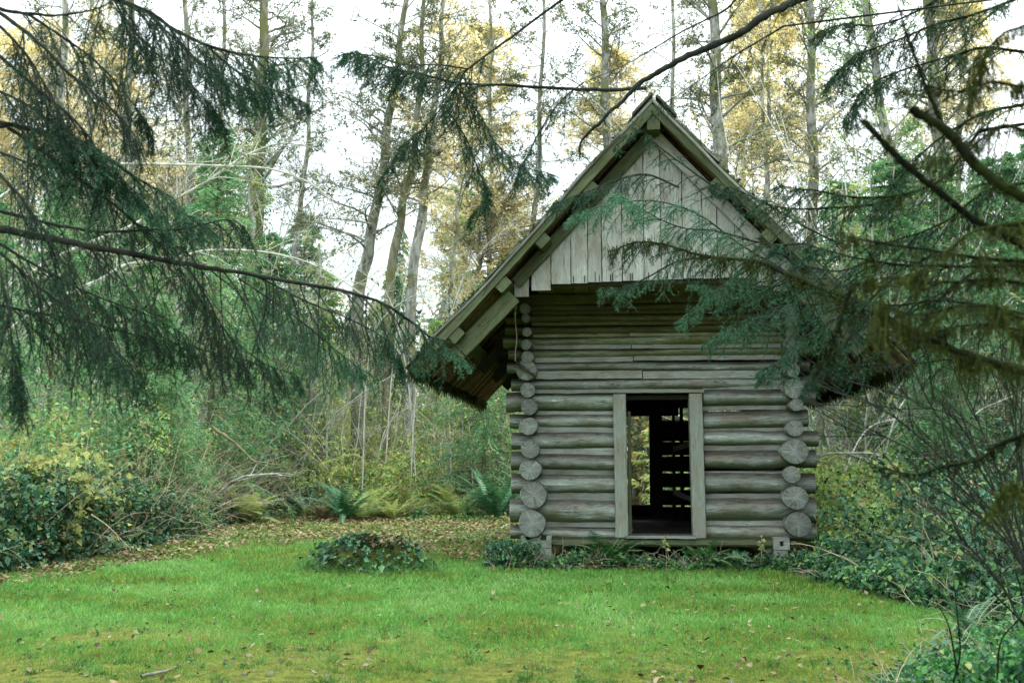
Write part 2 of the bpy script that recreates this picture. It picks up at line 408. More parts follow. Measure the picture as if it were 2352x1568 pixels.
def boardm(name, p0, p1, w, th, mat, parent, up=(0, 0, 1), jit=.004, ch=.006, notch=0.0, twist=0.0):
    """chamfered board along p0-p1; w measured along 'up', th across it"""
    L = (Vector(p1) - Vector(p0)).length; n = max(4, int(L / .12)); x = np.linspace(-L / 2, L / 2, n)
    a, b = th / 2, w / 2; c = min(ch, a * .6, b * .6)
    prof = np.array([(-a, -b + c), (-a + c, -b), (a - c, -b), (a, -b + c), (a, b - c), (a - c, b), (-a + c, b), (-a, b - c)])
    k = 8
    cen = np.stack([jit * np.cumsum(rng.standard_normal(n)) * .3, jit * np.cumsum(rng.standard_normal(n)) * .3], -1); cen -= cen.mean(0)
    P = prof[None] + cen[:, None] + jit * .5 * rng.standard_normal((n, k, 2)) * np.array([.4, 1.0])
    V = np.concatenate([np.broadcast_to(x[:, None, None], (n, k, 1)), P], -1)
    g = G(); i = np.arange(n - 1)[:, None]; j = np.arange(k)[None]
    F = np.stack([i * k + j, i * k + (j + 1) % k, (i + 1) * k + (j + 1) % k, (i + 1) * k + j], -1).reshape(-1, 4)[:, ::-1]
    g.add(V.reshape(-1, 3), F, 0, .5)
    e = np.arange(k)[None]
    g.add(V[0], e, 0, .5); g.add(V[-1], e[:, ::-1], 0, .5)
    return g.build(name, mat, parent, mw=orient(p0, p1, twist, up))

PXM = 150 * 1.0 / S_                            # nominal photo px per metre at the wall (full-res)
DEP = 6.0
# x extents of the doorway on the wall plane
uJ0 = cl(1411, 1060)[0]; uJ1 = cl(1618, 1060)[0]
def zf(sy): return cs(1620, sy)[1]
def uf(sx, sy): return cs(sx, sy)[0]
RS = 1 / 163.0                                  # full-res px to metres at the front wall
# --- front wall: logs cut by the doorway  (centre y, radius px, outer end x)
for cy, r, ex in ((978, 23, 1238), (1026, 18, 1246), (1073.5, 20.5, 1251), (1127, 23, 1250), (1179, 24, 1251), (1246, 29, 1248), (1303, 18, 1248)):
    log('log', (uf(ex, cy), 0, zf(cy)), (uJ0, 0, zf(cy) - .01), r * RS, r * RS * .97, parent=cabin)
for cy, r, ex in ((972, 22, 1988), (1023.5, 21, 1970), (1072, 19, 1996), (1123, 24, 1989), (1181, 24, 1988), (1244, 29, 1989), (1300, 19, 1990)):
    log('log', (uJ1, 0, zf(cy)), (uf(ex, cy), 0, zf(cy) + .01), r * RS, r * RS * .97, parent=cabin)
# thin poles and split boards that close the gaps, left then right of the door
for cy, h in ((1006, 9), (1048, 13), (1100, 16), (1151, 12), (1212, 20), (1278, 14)):
    boardm('chinking_board', (uf(1300, cy), -.025, zf(cy)), (uJ0 + .01, -.018, zf(cy) - .012), h * RS * 1.15, .07, W_CHINK, cabin)
for cy, h in ((949, 9), (997, 10), (1050, 9), (1094, 12), (1154, 8), (1210, 11), (1275, 12)):
    boardm('chinking_board', (uJ1 - .01, -.018, zf(cy)), (uf(1918, cy), -.025, zf(cy) + .008), h * RS * 1.15, .07, W_CHINK, cabin)
# --- full width logs over the door
full = ((936, 15, 1250, 1978), (894, 14.5, 1240, 1975), (861, 14.5, 1243, 1972), (831, 14.5, 1230, 1965), (804, 13, 1235, 1965), (775, 13, 1238, 1960), (748, 13, 1240, 1960))
for i, (cy, r, x0, x1) in enumerate(full):
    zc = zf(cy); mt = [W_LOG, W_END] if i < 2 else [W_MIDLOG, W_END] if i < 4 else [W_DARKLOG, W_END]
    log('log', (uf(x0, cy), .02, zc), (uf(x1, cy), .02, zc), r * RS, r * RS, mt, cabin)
for i, (cy, h, xm, dz) in enumerate(((955, 9, 1500, 0), (914, 19, 1567, 2), (877, 12, 1545, -2), (846, 10, 1540, 1), (818, 8, 1535, 0), (789, 8, 1530, 1), (762, 8, 1540, 0))):
    mt = W_CHINK if i < 4 else W_MIDLOG if i < 5 else W_DARKLOG
    if i == 0:
        boardm('lintel', (uf(1308, cy), -.10, zf(cy)), (uf(1717, cy + 1), -.10, zf(cy + 1)), 10 * RS, .16, W_JAMB, cabin); continue
    boardm('chinking_board', (uf(1300, cy), -.05 - .012 * (i % 2), zf(cy)), (uf(xm, cy), -.05, zf(cy)), h * RS * 1.1, .07, mt, cabin)
    boardm('chinking_board', (uf(xm + 2, cy), -.055, zf(cy + dz)), (uf(1905, cy), -.055, zf(cy + dz)), (h - abs(dz) * .5) * RS * 1.1, .07, mt, cabin)
# --- side wall logs, their sawn ends facing out   (full-res px centre, radius x, radius y) on plane v = -.33
VE = -.36
RE = 1 / 166.0
left_ends = []
for zx, zy, rx, ry in ((227, 107, 37, 37), (228, 187, 43, 38), (220, 275, 74, 67), (230, 393, 51, 46), (240, 508, 57, 54), (236, 632, 60, 61), (243, 778, 67, 52), (240, 902, 76, 68), (268, 1062, 90, 86), (260, 1243, 90, 82)):
    left_ends.append((1200 + zx / 2.6125, 800 + zy / 2.6125, rx / 2.6125, ry / 2.6125))
for x, y, rx, ry in ((1187, 600, 58, 52), (1190, 700, 45, 42), (1193, 818, 54, 46)):
    left_ends.append((980 + x / 3.92, 600 + y / 3.92, rx / 3.92, ry / 3.92))
right_ends = []
for zx, zy, rx, ry in ((740, 105, 48, 38), (740, 185, 50, 38), (745, 265, 46, 48), (750, 383, 64, 61), (765, 497, 40, 42), (760, 645, 60, 49), (755, 785, 86, 76), (742, 932, 54, 54), (768, 1080, 80, 80), (780, 1248, 78, 82)):
    right_ends.append((1650 + zx / 2.6127, 800 + zy / 2.6127, rx / 2.6127, ry / 2.6127))
for y in (812, 782, 754): right_ends.append((1930, y, 17, 14))
for side, ends in ((-1, left_ends), (1, right_ends)):
    for sx, sy, rx, ry in ends:
        u, z = cs(sx, sy, VE); zz = zf(sy)
        zb = z + rng.uniform(-.03, .03)
        rr = (rx * .5 + ry * .5) * RE
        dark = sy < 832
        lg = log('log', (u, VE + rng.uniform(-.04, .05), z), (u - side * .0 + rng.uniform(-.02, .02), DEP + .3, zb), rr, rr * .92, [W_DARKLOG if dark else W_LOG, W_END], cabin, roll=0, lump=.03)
        pass
# split slab leaning over the third left end
u, z = cs(1200 + 222 / 2.6125, 800 + 262 / 2.6125, VE)
gsl = G(); tube(gsl, smooth(np.array([[-.15, 0, .10], [-.05, -.02, .02], [.05, -.02, -.05], [.15, 0, -.12]]), 10), np.array([.012, .022, .026, .024, .026, .022, .024, .02, .018, .01]), 7, rough=.25)
gsl.build('bark_ridge', B_CONIF, cabin, loc=(u, VE - .06, z))
# inner skins of the side walls, so that the poles between the logs close them
uL = cs(left_ends[5][0], left_ends[5][1], VE)[0]; uR = cs(right_ends[5][0], right_ends[5][1], VE)[0]
for side, uu in ((-1, uL), (1, uR)):
    for z0 in np.arange(.55, 3.9, .28):
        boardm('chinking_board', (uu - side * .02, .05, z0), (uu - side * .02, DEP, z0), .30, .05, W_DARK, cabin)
# --- back wall with its window and the slits of daylight
uB0, zB0 = cl(1455, 1163, DEP); uB1, zB1 = cl(1489, 956, DEP)
uB0 -= .15
slits = [cs(1650, 800 + y / 2.6125, DEP)[1] for y in (724, 816, 922, 1025, 1135)]
slits = sorted(slits)
zs = [.25] + slits + [slits[-1] + .45]
def backlog(u0, u1, za, zb):
    r = (zb - za) / 2
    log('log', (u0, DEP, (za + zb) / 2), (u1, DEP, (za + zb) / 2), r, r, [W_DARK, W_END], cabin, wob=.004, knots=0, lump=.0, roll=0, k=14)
for i in range(len(zs) - 1):
    gap = (.012, .03, .036, .02, .018, .008)[i] * .5
    za = zs[i] + gap; zb = zs[i + 1] - (.03, .036, .02, .018, .008, .0)[i] * .5
    backlog(uB1 + .02, uR, za, zb)
for z0 in np.arange(.3, zB0 - .1, .26): backlog(uL, uB1, z0, min(z0 + .27, zB0 - .0))
for z0 in np.arange(zB0, zB1, .3): backlog(uL, uB0, z0, z0 + .31)
for z0 in np.arange(zB1 + .16, 4.2, .29): backlog(uL, uR, z0, z0 + .30)
boardm('window_post', (uB1 + .02 + .12, DEP - .12, .3), (uB1 + .14, DEP - .12, 3.3), .12, .26, W_DARK, cabin, up=(0, 1, 0))
boardm('window_post', (uB0 - .08, DEP - .12, .3), (uB0 - .08, DEP - .12, 3.3), .12, .2, W_DARK, cabin, up=(0, 1, 0))
boardm('window_sill', (uB0 - .1, DEP - .14, zB0 + .01), (uB1 + .2, DEP - .14, zB0 + .01), .07, .2, W_DARK, cabin)
boardm('window_lintel', (uB0 - .3, DEP - .14, zB1 + .1), (uB1 + .6, DEP - .14, zB1 + .1), .2, .2, W_DARK, cabin)
for sx, w in ((1200 + 1158 / 2.6125, .05), (1200 + 1212 / 2.6125, .06)):
    u, z = cs(sx, 1200, DEP - .5); log('post', (u, DEP - .5, .4), (u + .05, DEP - .5, 3.2), w * .7, w * .6, [W_DARK, W_END], cabin, k=10)
for (a, b, c, d) in ((1158, 775, 1200, 755), (1160, 1045, 1215, 1072)):
    u0, z0 = cs(1200 + a / 2.6125, 800 + b / 2.6125, 3.6); u1, z1 = cs(1200 + c / 2.6125, 800 + d / 2.6125, 3.6)
    boardm('loose_board', (u0, 3.6, z0), (u1 + .3, 3.7, z1 + (z1 - z0) * 1.5), .10, .03, W_JAMB, cabin)
# --- floor, sill and joists
zfl = cl(1500, 1232, 0)[1] + .01
for i, v0 in enumerate(np.arange(.12, DEP - .2, .22)):
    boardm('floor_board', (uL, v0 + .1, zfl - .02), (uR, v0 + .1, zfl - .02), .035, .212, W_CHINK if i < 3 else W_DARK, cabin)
u0, z0 = cs(1290, 1319); u1, z1 = cs(1890, 1322)
boardm('sill_beam', (u0 - .12, -.05, z0 + .0), (u1 + .08, -.05, z0 + .005), .13, .36, W_GREEN, cabin, ch=.03)
boardm('threshold', (uJ0 + .16, -.12, zfl + .0), (uJ1 - .16, -.12, zfl + .0), .05, .30, W_JAMB, cabin)
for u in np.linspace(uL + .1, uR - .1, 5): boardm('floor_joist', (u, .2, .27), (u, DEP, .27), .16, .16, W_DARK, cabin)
# --- door jambs
zt = cl(1500, 906)[1]
uj = cl(1443, 1060)[0]
for (ua, ub, dv, nm) in ((uJ0 + .005, cl(1441, 1060)[0], .34, 0), (cl(1586, 1060)[0], uJ1 - .01, .32, 1)):
    boardm('door_jamb', ((ua + ub) / 2, -.03, zfl - .02), ((ua + ub) / 2 - .012, -.03, zt), (ub - ua), dv, W_JAMB, cabin, up=(1, 0, 0), ch=.01)
boardm('door_jamb', (uj + .02, .13, zfl), (uj + .02, .13, zt - .25), .05, .16, W_GREEN, cabin, up=(1, 0, 0))
boardm('door_head', (uJ0 + .2, .1, zt - .04), (uJ1 - .2, .1, zt - .04), .07, .24, W_DARK, cabin)

# --- roof geometry: ridge and eaves from the front rake plane
VF = -1.75; VB = DEP + .95
uRg, zRg = cl(1500, 232, VF); uEl, zEl = cl(947, 833, VF)
sl = math.hypot(uEl - uRg, zEl - zRg); SL = sl
for side in (-1, 1):
    sd = Vector((side * (uRg - uEl) / sl, 0, (zEl - zRg) / sl))       # down the slope
    nn = Vector((-sd.z * side, 0, sd.x * side)); nn = nn if nn.z > 0 else -nn
    RP = lambda s, v, n: Vector((uRg, 0, zRg)) + sd * s + Vector((0, v, 0)) + nn * n
    # shake covering: courses of split shakes with ragged butts
    g = G(); gu = G()
    ncourse = 12; L = sl / ncourse
    for c in range(ncourse):
        s1 = (c + 1) * L + .06; v = VF - rng.uniform(-.02, .08)
        while v < VB:
            w = rng.uniform(.09, .19); e = s1 + rng.uniform(-.03, .05) + (rng.uniform(.0, .10) if c == ncourse - 1 else 0)
            s0 = c * L - .16; th = rng.uniform(.014, .028); h0 = .012 + rng.uniform(0, .01); h1 = .034 + rng.uniform(0, .018)
            s0 = max(s0, 0)
            ve = min(v + w - .006, VB)
            q = [RP(s0, v, h0 - th), RP(s0, ve, h0 - th), RP(e, ve, h1 - th), RP(e, v, h1 - th), RP(s0, v, h0), RP(s0, ve, h0), RP(e + rng.uniform(-.02, .02), ve, h1), RP(e, v, h1)]
            F = [(0, 1, 2, 3), (7, 6, 5, 4), (0, 4, 5, 1), (1, 5, 6, 2), (2, 6, 7, 3), (3, 7, 4, 0)]
            g.add(np.array([list(p) for p in q]), np.array(F), 0); v += w
    rs = g.build('roof_shakes', None or [bpy.data.materials.get('roof_shake')], cabin)
    # long split strips seen from beneath
    v = VF + .03
    while v < VB - .05:
        w = rng.uniform(.035, .085); s = -.0
        for (sa, sb) in ((0.02, sl * .34), (sl * .335, sl * .70), (sl * .69, sl + rng.uniform(-.02, .16))):
            h = -.035 - rng.uniform(0, .03)
            q = [RP(sa, v, h), RP(sa, v + w, h), RP(sb, v + w * .9, h), RP(sb, v, h), RP(sa, v, h + .02), RP(sa, v + w, h + .02), RP(sb, v + w * .9, h + .02), RP(sb, v, h + .02)]
            F = [(0, 1, 2, 3), (7, 6, 5, 4), (0, 4, 5, 1), (1, 5, 6, 2), (2, 6, 7, 3), (3, 7, 4, 0)]
            gu.add(np.array([list(p) for p in q]), np.array(F), 0)
        v += w + rng.uniform(.004, .014)
    gu.build('roof_lining', bpy.data.materials['roof_lining_shake'], cabin)
    # moss on the upper face, thick near the eave
    gm = G(); N = 5200 if side < 0 else 5000
    s = sl * rng.random(N) ** .7; v = rng.uniform(VF, VB, N)
    v[:350] = VF + .04 * rng.standard_normal(350); keep = vnoise(s * 2.2 + 9, v * 1.6 + 20, 3 + side) > .42
    s, v = s[keep], v[keep]
    P = np.array([list(RP(a, b, .05)) for a, b in zip(s, v)]); leaves(gm, P - np.array([0, 0, .02]), rdir(len(P), .3), .03 + .035 * rng.random(len(P)), 0, .9)
    gm.build('roof_moss', F_MOSS, cabin)
    # eave fringe: hanging moss and lichen
    ge = G(); N = 2200; v = rng.uniform(VF, VB, N); P = np.array([list(RP(sl + .06 + rng.uniform(-.05, .05), b, -.03)) for b in v])
    Cc = curves(P, np.tile([0, 0, -1.], (N, 1)) + .3 * rng.standard_normal((N, 3)), .04 + .20 * rng.random(N) ** 2 , 4, .3, .15); tubes(ge, Cc, .010, .003, 3, 0, rng.random(N))
    ge.build('eave_moss', F_MOSS, cabin)
    # purlins parallel to the ridge, ends showing as blocks on the rake
    for s, w in ((sl * .30, .2), (sl * .50, .2), (sl * .665, .21), (sl * .86, .21)):
        boardm('purlin', RP(s, VF + .0, -.175), RP(s, VB - .1, -.175), .17, w, W_GREEN, cabin, up=tuple(nn), ch=.012)
    # rake members: pole on top, green board beneath, broad rafter below
    rk = boardm('verge_board', RP(.05, VF + .02, -.065), RP(sl * .93, VF + .02, -.065), .13, .09, W_GREEN, cabin, up=tuple(nn))
    log('verge_pole', RP(.0, VF - .03, -.0), RP(sl * .93, VF - .03, -.0), .027, .022, [W_CHINK, W_END], cabin, k=10, wob=.02, knots=6)
    if side < 0:
        boardm('rafter', RP(sl * .668, VF + .25, -.38), RP(sl * .90, VF + .25, -.34), .24, .10, W_GREEN, cabin, up=tuple(nn))
    else:
        boardm('rafter', RP(sl*.6, VF + .25, -.34), RP(sl * .90, VF + .25, -.34), .24, .10, W_GREEN, cabin, up=tuple(nn))
    for vv in (1.2, 3.2, 5.2): boardm('rafter', RP(.2, vv, -.34), RP(sl * .9, vv, -.34), .16, .10, W_DARK, cabin, up=tuple(nn))
    # gable barge board laid over the siding
    VG = VF + .42
    b0 = .12; b1 = sl * .635
    boardm('barge_board', RP(b0, VG - .05, -.25), RP(b1, VG - .05, -.25), .17, .05, W_BOARD if side > 0 else W_GREEN, cabin, up=tuple(nn), ch=.006)
    # lapped split shakes at the ridge
RPc = lambda v, du, dz: (uRg + du, v, zRg + dz)
for side in (-1, 1):
    g = G(); v = VF - .03
    while v < VB:
        w = rng.uniform(.12, .22); th = .03; e = rng.uniform(.30, .42)
        dx = side * (uRg - uEl) / sl; dz = (zEl - zRg) / sl
        n_ = np.array([-dz * side * 1.0, 0, dx * side]); n_ = n_ if n_[2] > 0 else -n_
        base = np.array([uRg, 0, zRg + .02]); sdv = np.array([dx, 0, dz])
        def q_(s, vv, h): return base + sdv * s + np.array([0, vv, 0]) + n_ * h
        s0 = -.06 if side < 0 else -.01
        q = [q_(s0, v, .06), q_(s0, v + w, .06), q_(e, v + w, .06), q_(e, v, .06), q_(s0, v, .06 + th), q_(s0, v + w, .06 + th), q_(e, v + w, .06 + th), q_(e, v, .06 + th)]
        g.add(np.array(q), np.array([(0, 1, 2, 3), (7, 6, 5, 4), (0, 4, 5, 1), (1, 5, 6, 2), (2, 6, 7, 3), (3, 7, 4, 0)]), 0); v += w + .004
    g.build('ridge_cap', bpy.data.materials['roof_shake'], cabin)
boardm('ridge_beam', (uRg, VF + .0, zRg - .30), (uRg, VB - .1, zRg - .30), .22, .18, W_GREEN, cabin)
# --- gable siding
VG = VF + .42
zsl = (zRg - zEl) / (uRg - uEl)
def ztop(u): return zRg - abs(u - uRg) * zsl - .25
edges = [540, 622, 716, 812, 893, 960, 1058, 1163, 1245, 1350, 1445, 1515, 1600, 1640, 1700]
bx = [(980 + e / 1.96) * S_ for e in edges]
ue = [cl(x, 660, VG)[0] for x in bx]
step = .27
while ue[-1] < 2 * uRg - ue[0] - .2: ue.append(ue[-1] + rng.uniform(.2, .3))
ue[-1] = 2 * uRg - ue[0]
zb1 = cl(1200, 682, VG)[1]; zb2 = cl(1245, 667, VG)[1]; zb3 = cl(1300, 653, VG)[1]; zb4 = cl(1580, 640, VG)[1]
nb = len(ue) - 1
for i in range(nb):
    a, b = ue[i] + .004, ue[i + 1] - .006
    if i == 0: b -= .03
    zb = zb1 if i == 0 else zb2 if i == 1 else zb3 + (zb4 - zb3) * min(1, (a - ue[2]) / 1.6)
    if i == nb - 1: zb = zb1 + .03
    if i == nb - 2: zb = zb2 + .02
    zb += rng.uniform(-.006, .006); th = .03; y0 = VG + rng.uniform(-.008, .008)
    # board as a slab with sloped top, grain along z: build with local x up
    n = 12; pts = []
    ta, tb = ztop(a), ztop(b)
    if a < uRg < b: ta = tb = ztop(uRg) - .05
    L = max(ta, tb) - zb
    if L < .04: continue
    g = G(); rows = []
    for k_ in range(n):
        t = k_ / (n - 1); jl = rng.normal(0, .0025); jr = rng.normal(0, .0025)
        zl = (ta - zb) * t; zr = (tb - zb) * t
        rows.append([(zl, -(a + jl), 0), (zr, -(b + jr), 0)])
    # local frame: x=up(z), y = -u , z = v outward (front = -v)
    ua = (a + b) / 2
    V = []
    for rw in rows:
        (x0, _, _), (x1, _, _) = rw; l = rw[0][1] + ua; r_ = rw[1][1] + ua
        c = .004
        V += [(x0, l, th / 2), (x0, l - .0, -th / 2 + c), (x0, l - c, -th / 2), (x1, r_ + c, -th / 2), (x1, r_, -th / 2 + c), (x1, r_, th / 2)]
    V = np.array(V); k = 6; i_ = np.arange(n - 1)[:, None]; j_ = np.arange(k)[None]
    F = np.stack([i_ * k + j_, i_ * k + (j_ + 1) % k, (i_ + 1) * k + (j_ + 1) % k, (i_ + 1) * k + j_], -1).reshape(-1, 4)
    g.add(V, F, 0, .5); g.add(V[:k], np.arange(k)[None, ::-1], 0, .5); g.add(V[-k:], np.arange(k)[None], 0, .5)
    mw = Matrix(((0, -1, 0), (0, 0, 1), (1, 0, 0))).to_4x4(); mw.translation = (ua, y0, zb)
    g.build('gable_board', W_BOARD, cabin, mw=mw)
    if i >= 3 and i < nb - 3:                      # dark strips laid on the face in place of shaded notches
        for q in range(2):
            uu = a + (b - a) * rng.uniform(.1, .9)
            boardm('dark_notch_strip', (uu, VG - .020, zb + .01), (uu, VG - .020, zb + rng.uniform(.10, .16)), .011, .012, W_DARK, cabin, up=(1, 0, 0), jit=.001, ch=.002)
# dark backing behind the siding gaps
boardm('gable_stud', (uRg, VG + .08, zb3), (uRg, VG + .08, ztop(uRg) - .02), .12, .1, W_DARK, cabin, up=(1, 0, 0))
for k_ in range(11):
    z0 = zb3 + .1 + k_ * .22; hw = (ztop(uRg) - z0) / zsl - .12
    if hw > .15: boardm('gable_backing', (uRg - hw, VG + .055, z0), (uRg + hw, VG + .055, z0), .225, .03, W_DARK, cabin)
# soffit beneath the jettied gable
zs0 = zb3 + .10; zs1 = zs0 - .02
for i in range(1, nb - 1):
    a, b = ue[i], ue[i + 1] - .008
    boardm('soffit_board', ((a + b) / 2, VG + .10, zs0 + rng.uniform(-.006, .006)), ((a + b) / 2, .15, zs1), b - a, .03, W_SOFFIT, cabin, up=(1, 0, 0))
boardm('soffit_backing', (uRg, VG + .12, zs0 + .045), (uRg, .2, zs1 + .045), ue[-1] - ue[0] - .3, .03, W_DARK, cabin, up=(1, 0, 0))
boardm('plate_beam', (ue[0] - .05, .02, zs0 - .12), (ue[-1] + .05, .02, zs0 - .12), .16, .22, W_DARKLOG, cabin)
# upper side walls under the eaves
# --- concrete blocks under the front corners
def conc():
    m = M('old_concrete', .95, .1); n1 = m.noise(m.coord('Object'), 9, 6, .7)
    c = m.ramp(n1, [(.3, (.13, .15, .13)), (.5, (.24, .26, .24)), (.7, (.34, .36, .34))])
    n2 = m.noise(m.coord('Object'), 3, 4, .6); c = m.mix(m.ramp(n2, [(.5, 0.0), (.65, .8)]), c, (.08, .12, .05)); m.color(c); m.bump(n1, .6, .01); return m.m
CONC = conc()
def block(px0, px1, py0, py1, v, holes, label, deep=.4):
    u0, z1 = cl(px0, py0, v); u1, z0 = cl(px1, py1, v); z0 = max(z0, 0.0)
    import bmesh
    bm = bmesh.new(); w = u1 - u0; h = z1 - z0 - .004
    if holes:      # flat slab with square cells through it
        xs = [0, w * .17, w * .42, w * .58, w * .83, w] if holes == 2 else [0, w * .4, w * .62, w]
        zz = [0, h * .3, h * .68, h] if holes != 3 else [0, h * .62, h]
        cell = {(1, 1), (3, 1)} if holes == 2 else {(1, 1)}
        if holes == 3: xs = [0, w * .17, w * .35, w * .65, w * .83, w]; cell = {(1, 1), (3, 1)}
        for i in range(len(xs) - 1):
            for j in range(len(zz) - 1):
                if (i, j) in cell: continue
                vs = [bm.verts.new((xs[i], 0, zz[j])), bm.verts.new((xs[i + 1], 0, zz[j])), bm.verts.new((xs[i + 1], 0, zz[j + 1])), bm.verts.new((xs[i], 0, zz[j + 1]))]
                bm.faces.new(vs)
        bmesh.ops.remove_doubles(bm, verts=bm.verts, dist=1e-5)
        r = bmesh.ops.extrude_face_region(bm, geom=bm.faces[:]); bmesh.ops.translate(bm, vec=(0, deep, 0), verts=[x for x in r['geom'] if isinstance(x, bmesh.types.BMVert)])
        bmesh.ops.recalc_face_normals(bm, faces=bm.faces)
    else:
        bmesh.ops.create_cube(bm, size=1, matrix=Matrix.Translation((w / 2, deep / 2, h / 2)) @ Matrix.Diagonal((w, deep, h, 1)))
    bmesh.ops.bevel(bm, geom=[e for e in bm.edges if e.calc_face_angle(0) > .5], offset=.006, segments=1, affect='EDGES')
    me = bpy.data.meshes.new('concrete_block'); bm.to_mesh(me); bm.free(); me.materials.append(CONC)
    o = bpy.data.objects.new('concrete_block', me); COL.objects.link(o)
    p = O + UD * u0 + VD * v; o.location = (p[0], p[1], z0); o.rotation_euler = (0, 0, -AC)
    T(o, label, 'concrete block', 'concrete blocks carrying the cabin corners'); return o
block(1196, 1267, 1229, 1259, -.30, 3, 'notched concrete block directly under the left front corner logs')
block(1199, 1266, 1259, 1296, -.30, 0, 'ivy-hidden lower concrete block of the left corner pier')
block(1776, 1815, 1233, 1263, -.30, 1, 'upper concrete block with a square hole under the right corner')
block(1778, 1811, 1263, 1297, -.30, 0, 'plain lower concrete block of the right corner pier')
for (uu, vv) in ((uL, DEP), (uR, DEP)):
    pass
# --- rope
u0, z0 = cl(1185, 700, VE - .12); u1, z1 = cl(1186, 829, VE - .12)
rp = smooth(np.array([O + UD * (u0 + .012 * math.sin(i * 1.3)) + VD * (VE - .12) + np.array([0, 0, z0 + .25 + (z1 - z0 - .25) * i / 9]) for i in range(10)]), 60)
g = G(); tube(g, rp - rp[-1], .0075, 6); 
for kz in (.35, .37): tube(g, np.array([(rp[int(60 * kz)] - rp[-1]) + np.array([0.012 * math.cos(a), 0.012 * math.sin(a), 0.0015 * a]) for a in np.linspace(0, 12, 20)]), .006, 5)
mr = M('rope_fibre', .9, .1); mr.color(mr.ramp(mr.noise(mr.coord('Object', (1, 1, 1)), 60, 3), [(.3, (.3, .29, .27)), (.6, (.62, .60, .57))]))
T(g.build('rope', mr.m, None, loc=tuple(rp[-1])), 'thin pale rope hanging down beside the left corner log ends', 'rope')
# ================================================================ GROUND
def gz(x, y):
    return .05 * (vnoise(x * .6 + 30, y * .6 + 30, 11) - .5) + .02 * (vnoise(x * 2.3 + 5, y * 2.3 + 5, 12) - .5)
def ax(a, b, c, d, fine, coarse):
    return np.concatenate([np.linspace(a, b, coarse, endpoint=False), np.arange(b, c, fine), np.linspace(c, d, coarse)])
gx = ax(-220, -16, 16, 220, .16, 14); gy = ax(-60, 3, 56, 420, .2, 14)
X, Y = np.meshgrid(gx, gy); Z = gz(X, Y) * ((np.abs(X) < 17) & (Y < 57) & (Y > 2))
far_hill = np.clip((np.hypot(X, Y) - 60) / 200, 0, 1) * 3.0
Z = Z + far_hill
lawn_far = [gp(-500, 1360), gp(-200, 1345), gp(0, 1326), gp(200, 1290), gp(330, 1268), gp(430, 1240), gp(520, 1208), gp(640, 1192), gp(760, 1192), gp(900, 1196), gp(1060, 1188), gp(1190, 1185), gp(1200, 1262), gp(1200, 1288), gp(1300, 1298), gp(1780, 1312), gp(1900, 1335), gp(2000, 1362), gp(2150, 1398), gp(2250, 1425), gp(2352, 1450), gp(2600, 1500), np.array([9, 2., 0]), np.array([-14, 2., 0])]
LAWN = [tuple(p[:2]) for p in lawn_far]
LIT = [tuple(gp(*p)[:2]) for p in ((-500, 1375), (0, 1355), (330, 1300), (560, 1262), (760, 1248), (900, 1250), (1050, 1290), (1185, 1275), (1190, 1185), (1060, 1188), (900, 1196), (760, 1192), (640, 1192), (520, 1208), (430, 1240), (330, 1268), (200, 1290), (0, 1326), (-500, 1360))]
g = G()
ny, nx = X.shape; i = np.arange(ny - 1)[:, None]; j = np.arange(nx - 1)[None]
F = np.stack([i * nx + j, i * nx + j + 1, (i + 1) * nx + j + 1, (i + 1) * nx + j], -1).reshape(-1, 4)
g.add(np.stack([X, Y, Z], -1).reshape(-1, 3), F, 0, .5, True)
m = M('ground_soil_and_moss', .95, .1)
n1 = m.noise(m.coord('Object'), 1.1, 5, .6); n2 = m.noise(m.coord('Object'), 9, 5, .7); n3 = m.noise(m.coord('Object'), 40, 3, .6)
grs = m.ramp(n2, [(.3, (.05, .06, .02)), (.5, (.13, .15, .03)), (.7, (.22, .23, .05))])
grs = m.mix(1.0, grs, m.ramp(n3, [(.3, .6), (.7, 1.3)]), 'MULTIPLY')
soil = m.ramp(n2, [(.3, (.035, .03, .015)), (.5, (.09, .075, .035)), (.7, (.17, .14, .07))])
col = m.mix(m.math('ADD', m.attr('litter'), m.math('MULTIPLY', m.math('SUBTRACT', n1, .55), 1.2), True), grs, soil)
m.color(col); m.bump(m.math('ADD', n2, n3), .7, .03)
go = g.build('ground', m.m); go['kind'] = 'structure'
la = ~inpoly(X.ravel(), Y.ravel(), LAWN); li = inpoly(X.ravel(), Y.ravel(), LIT)
at_ = go.data.attributes.new('litter', 'FLOAT', 'POINT'); at_.data.foreach_set('value', (la * .85 + li * .62).astype(np.float32))

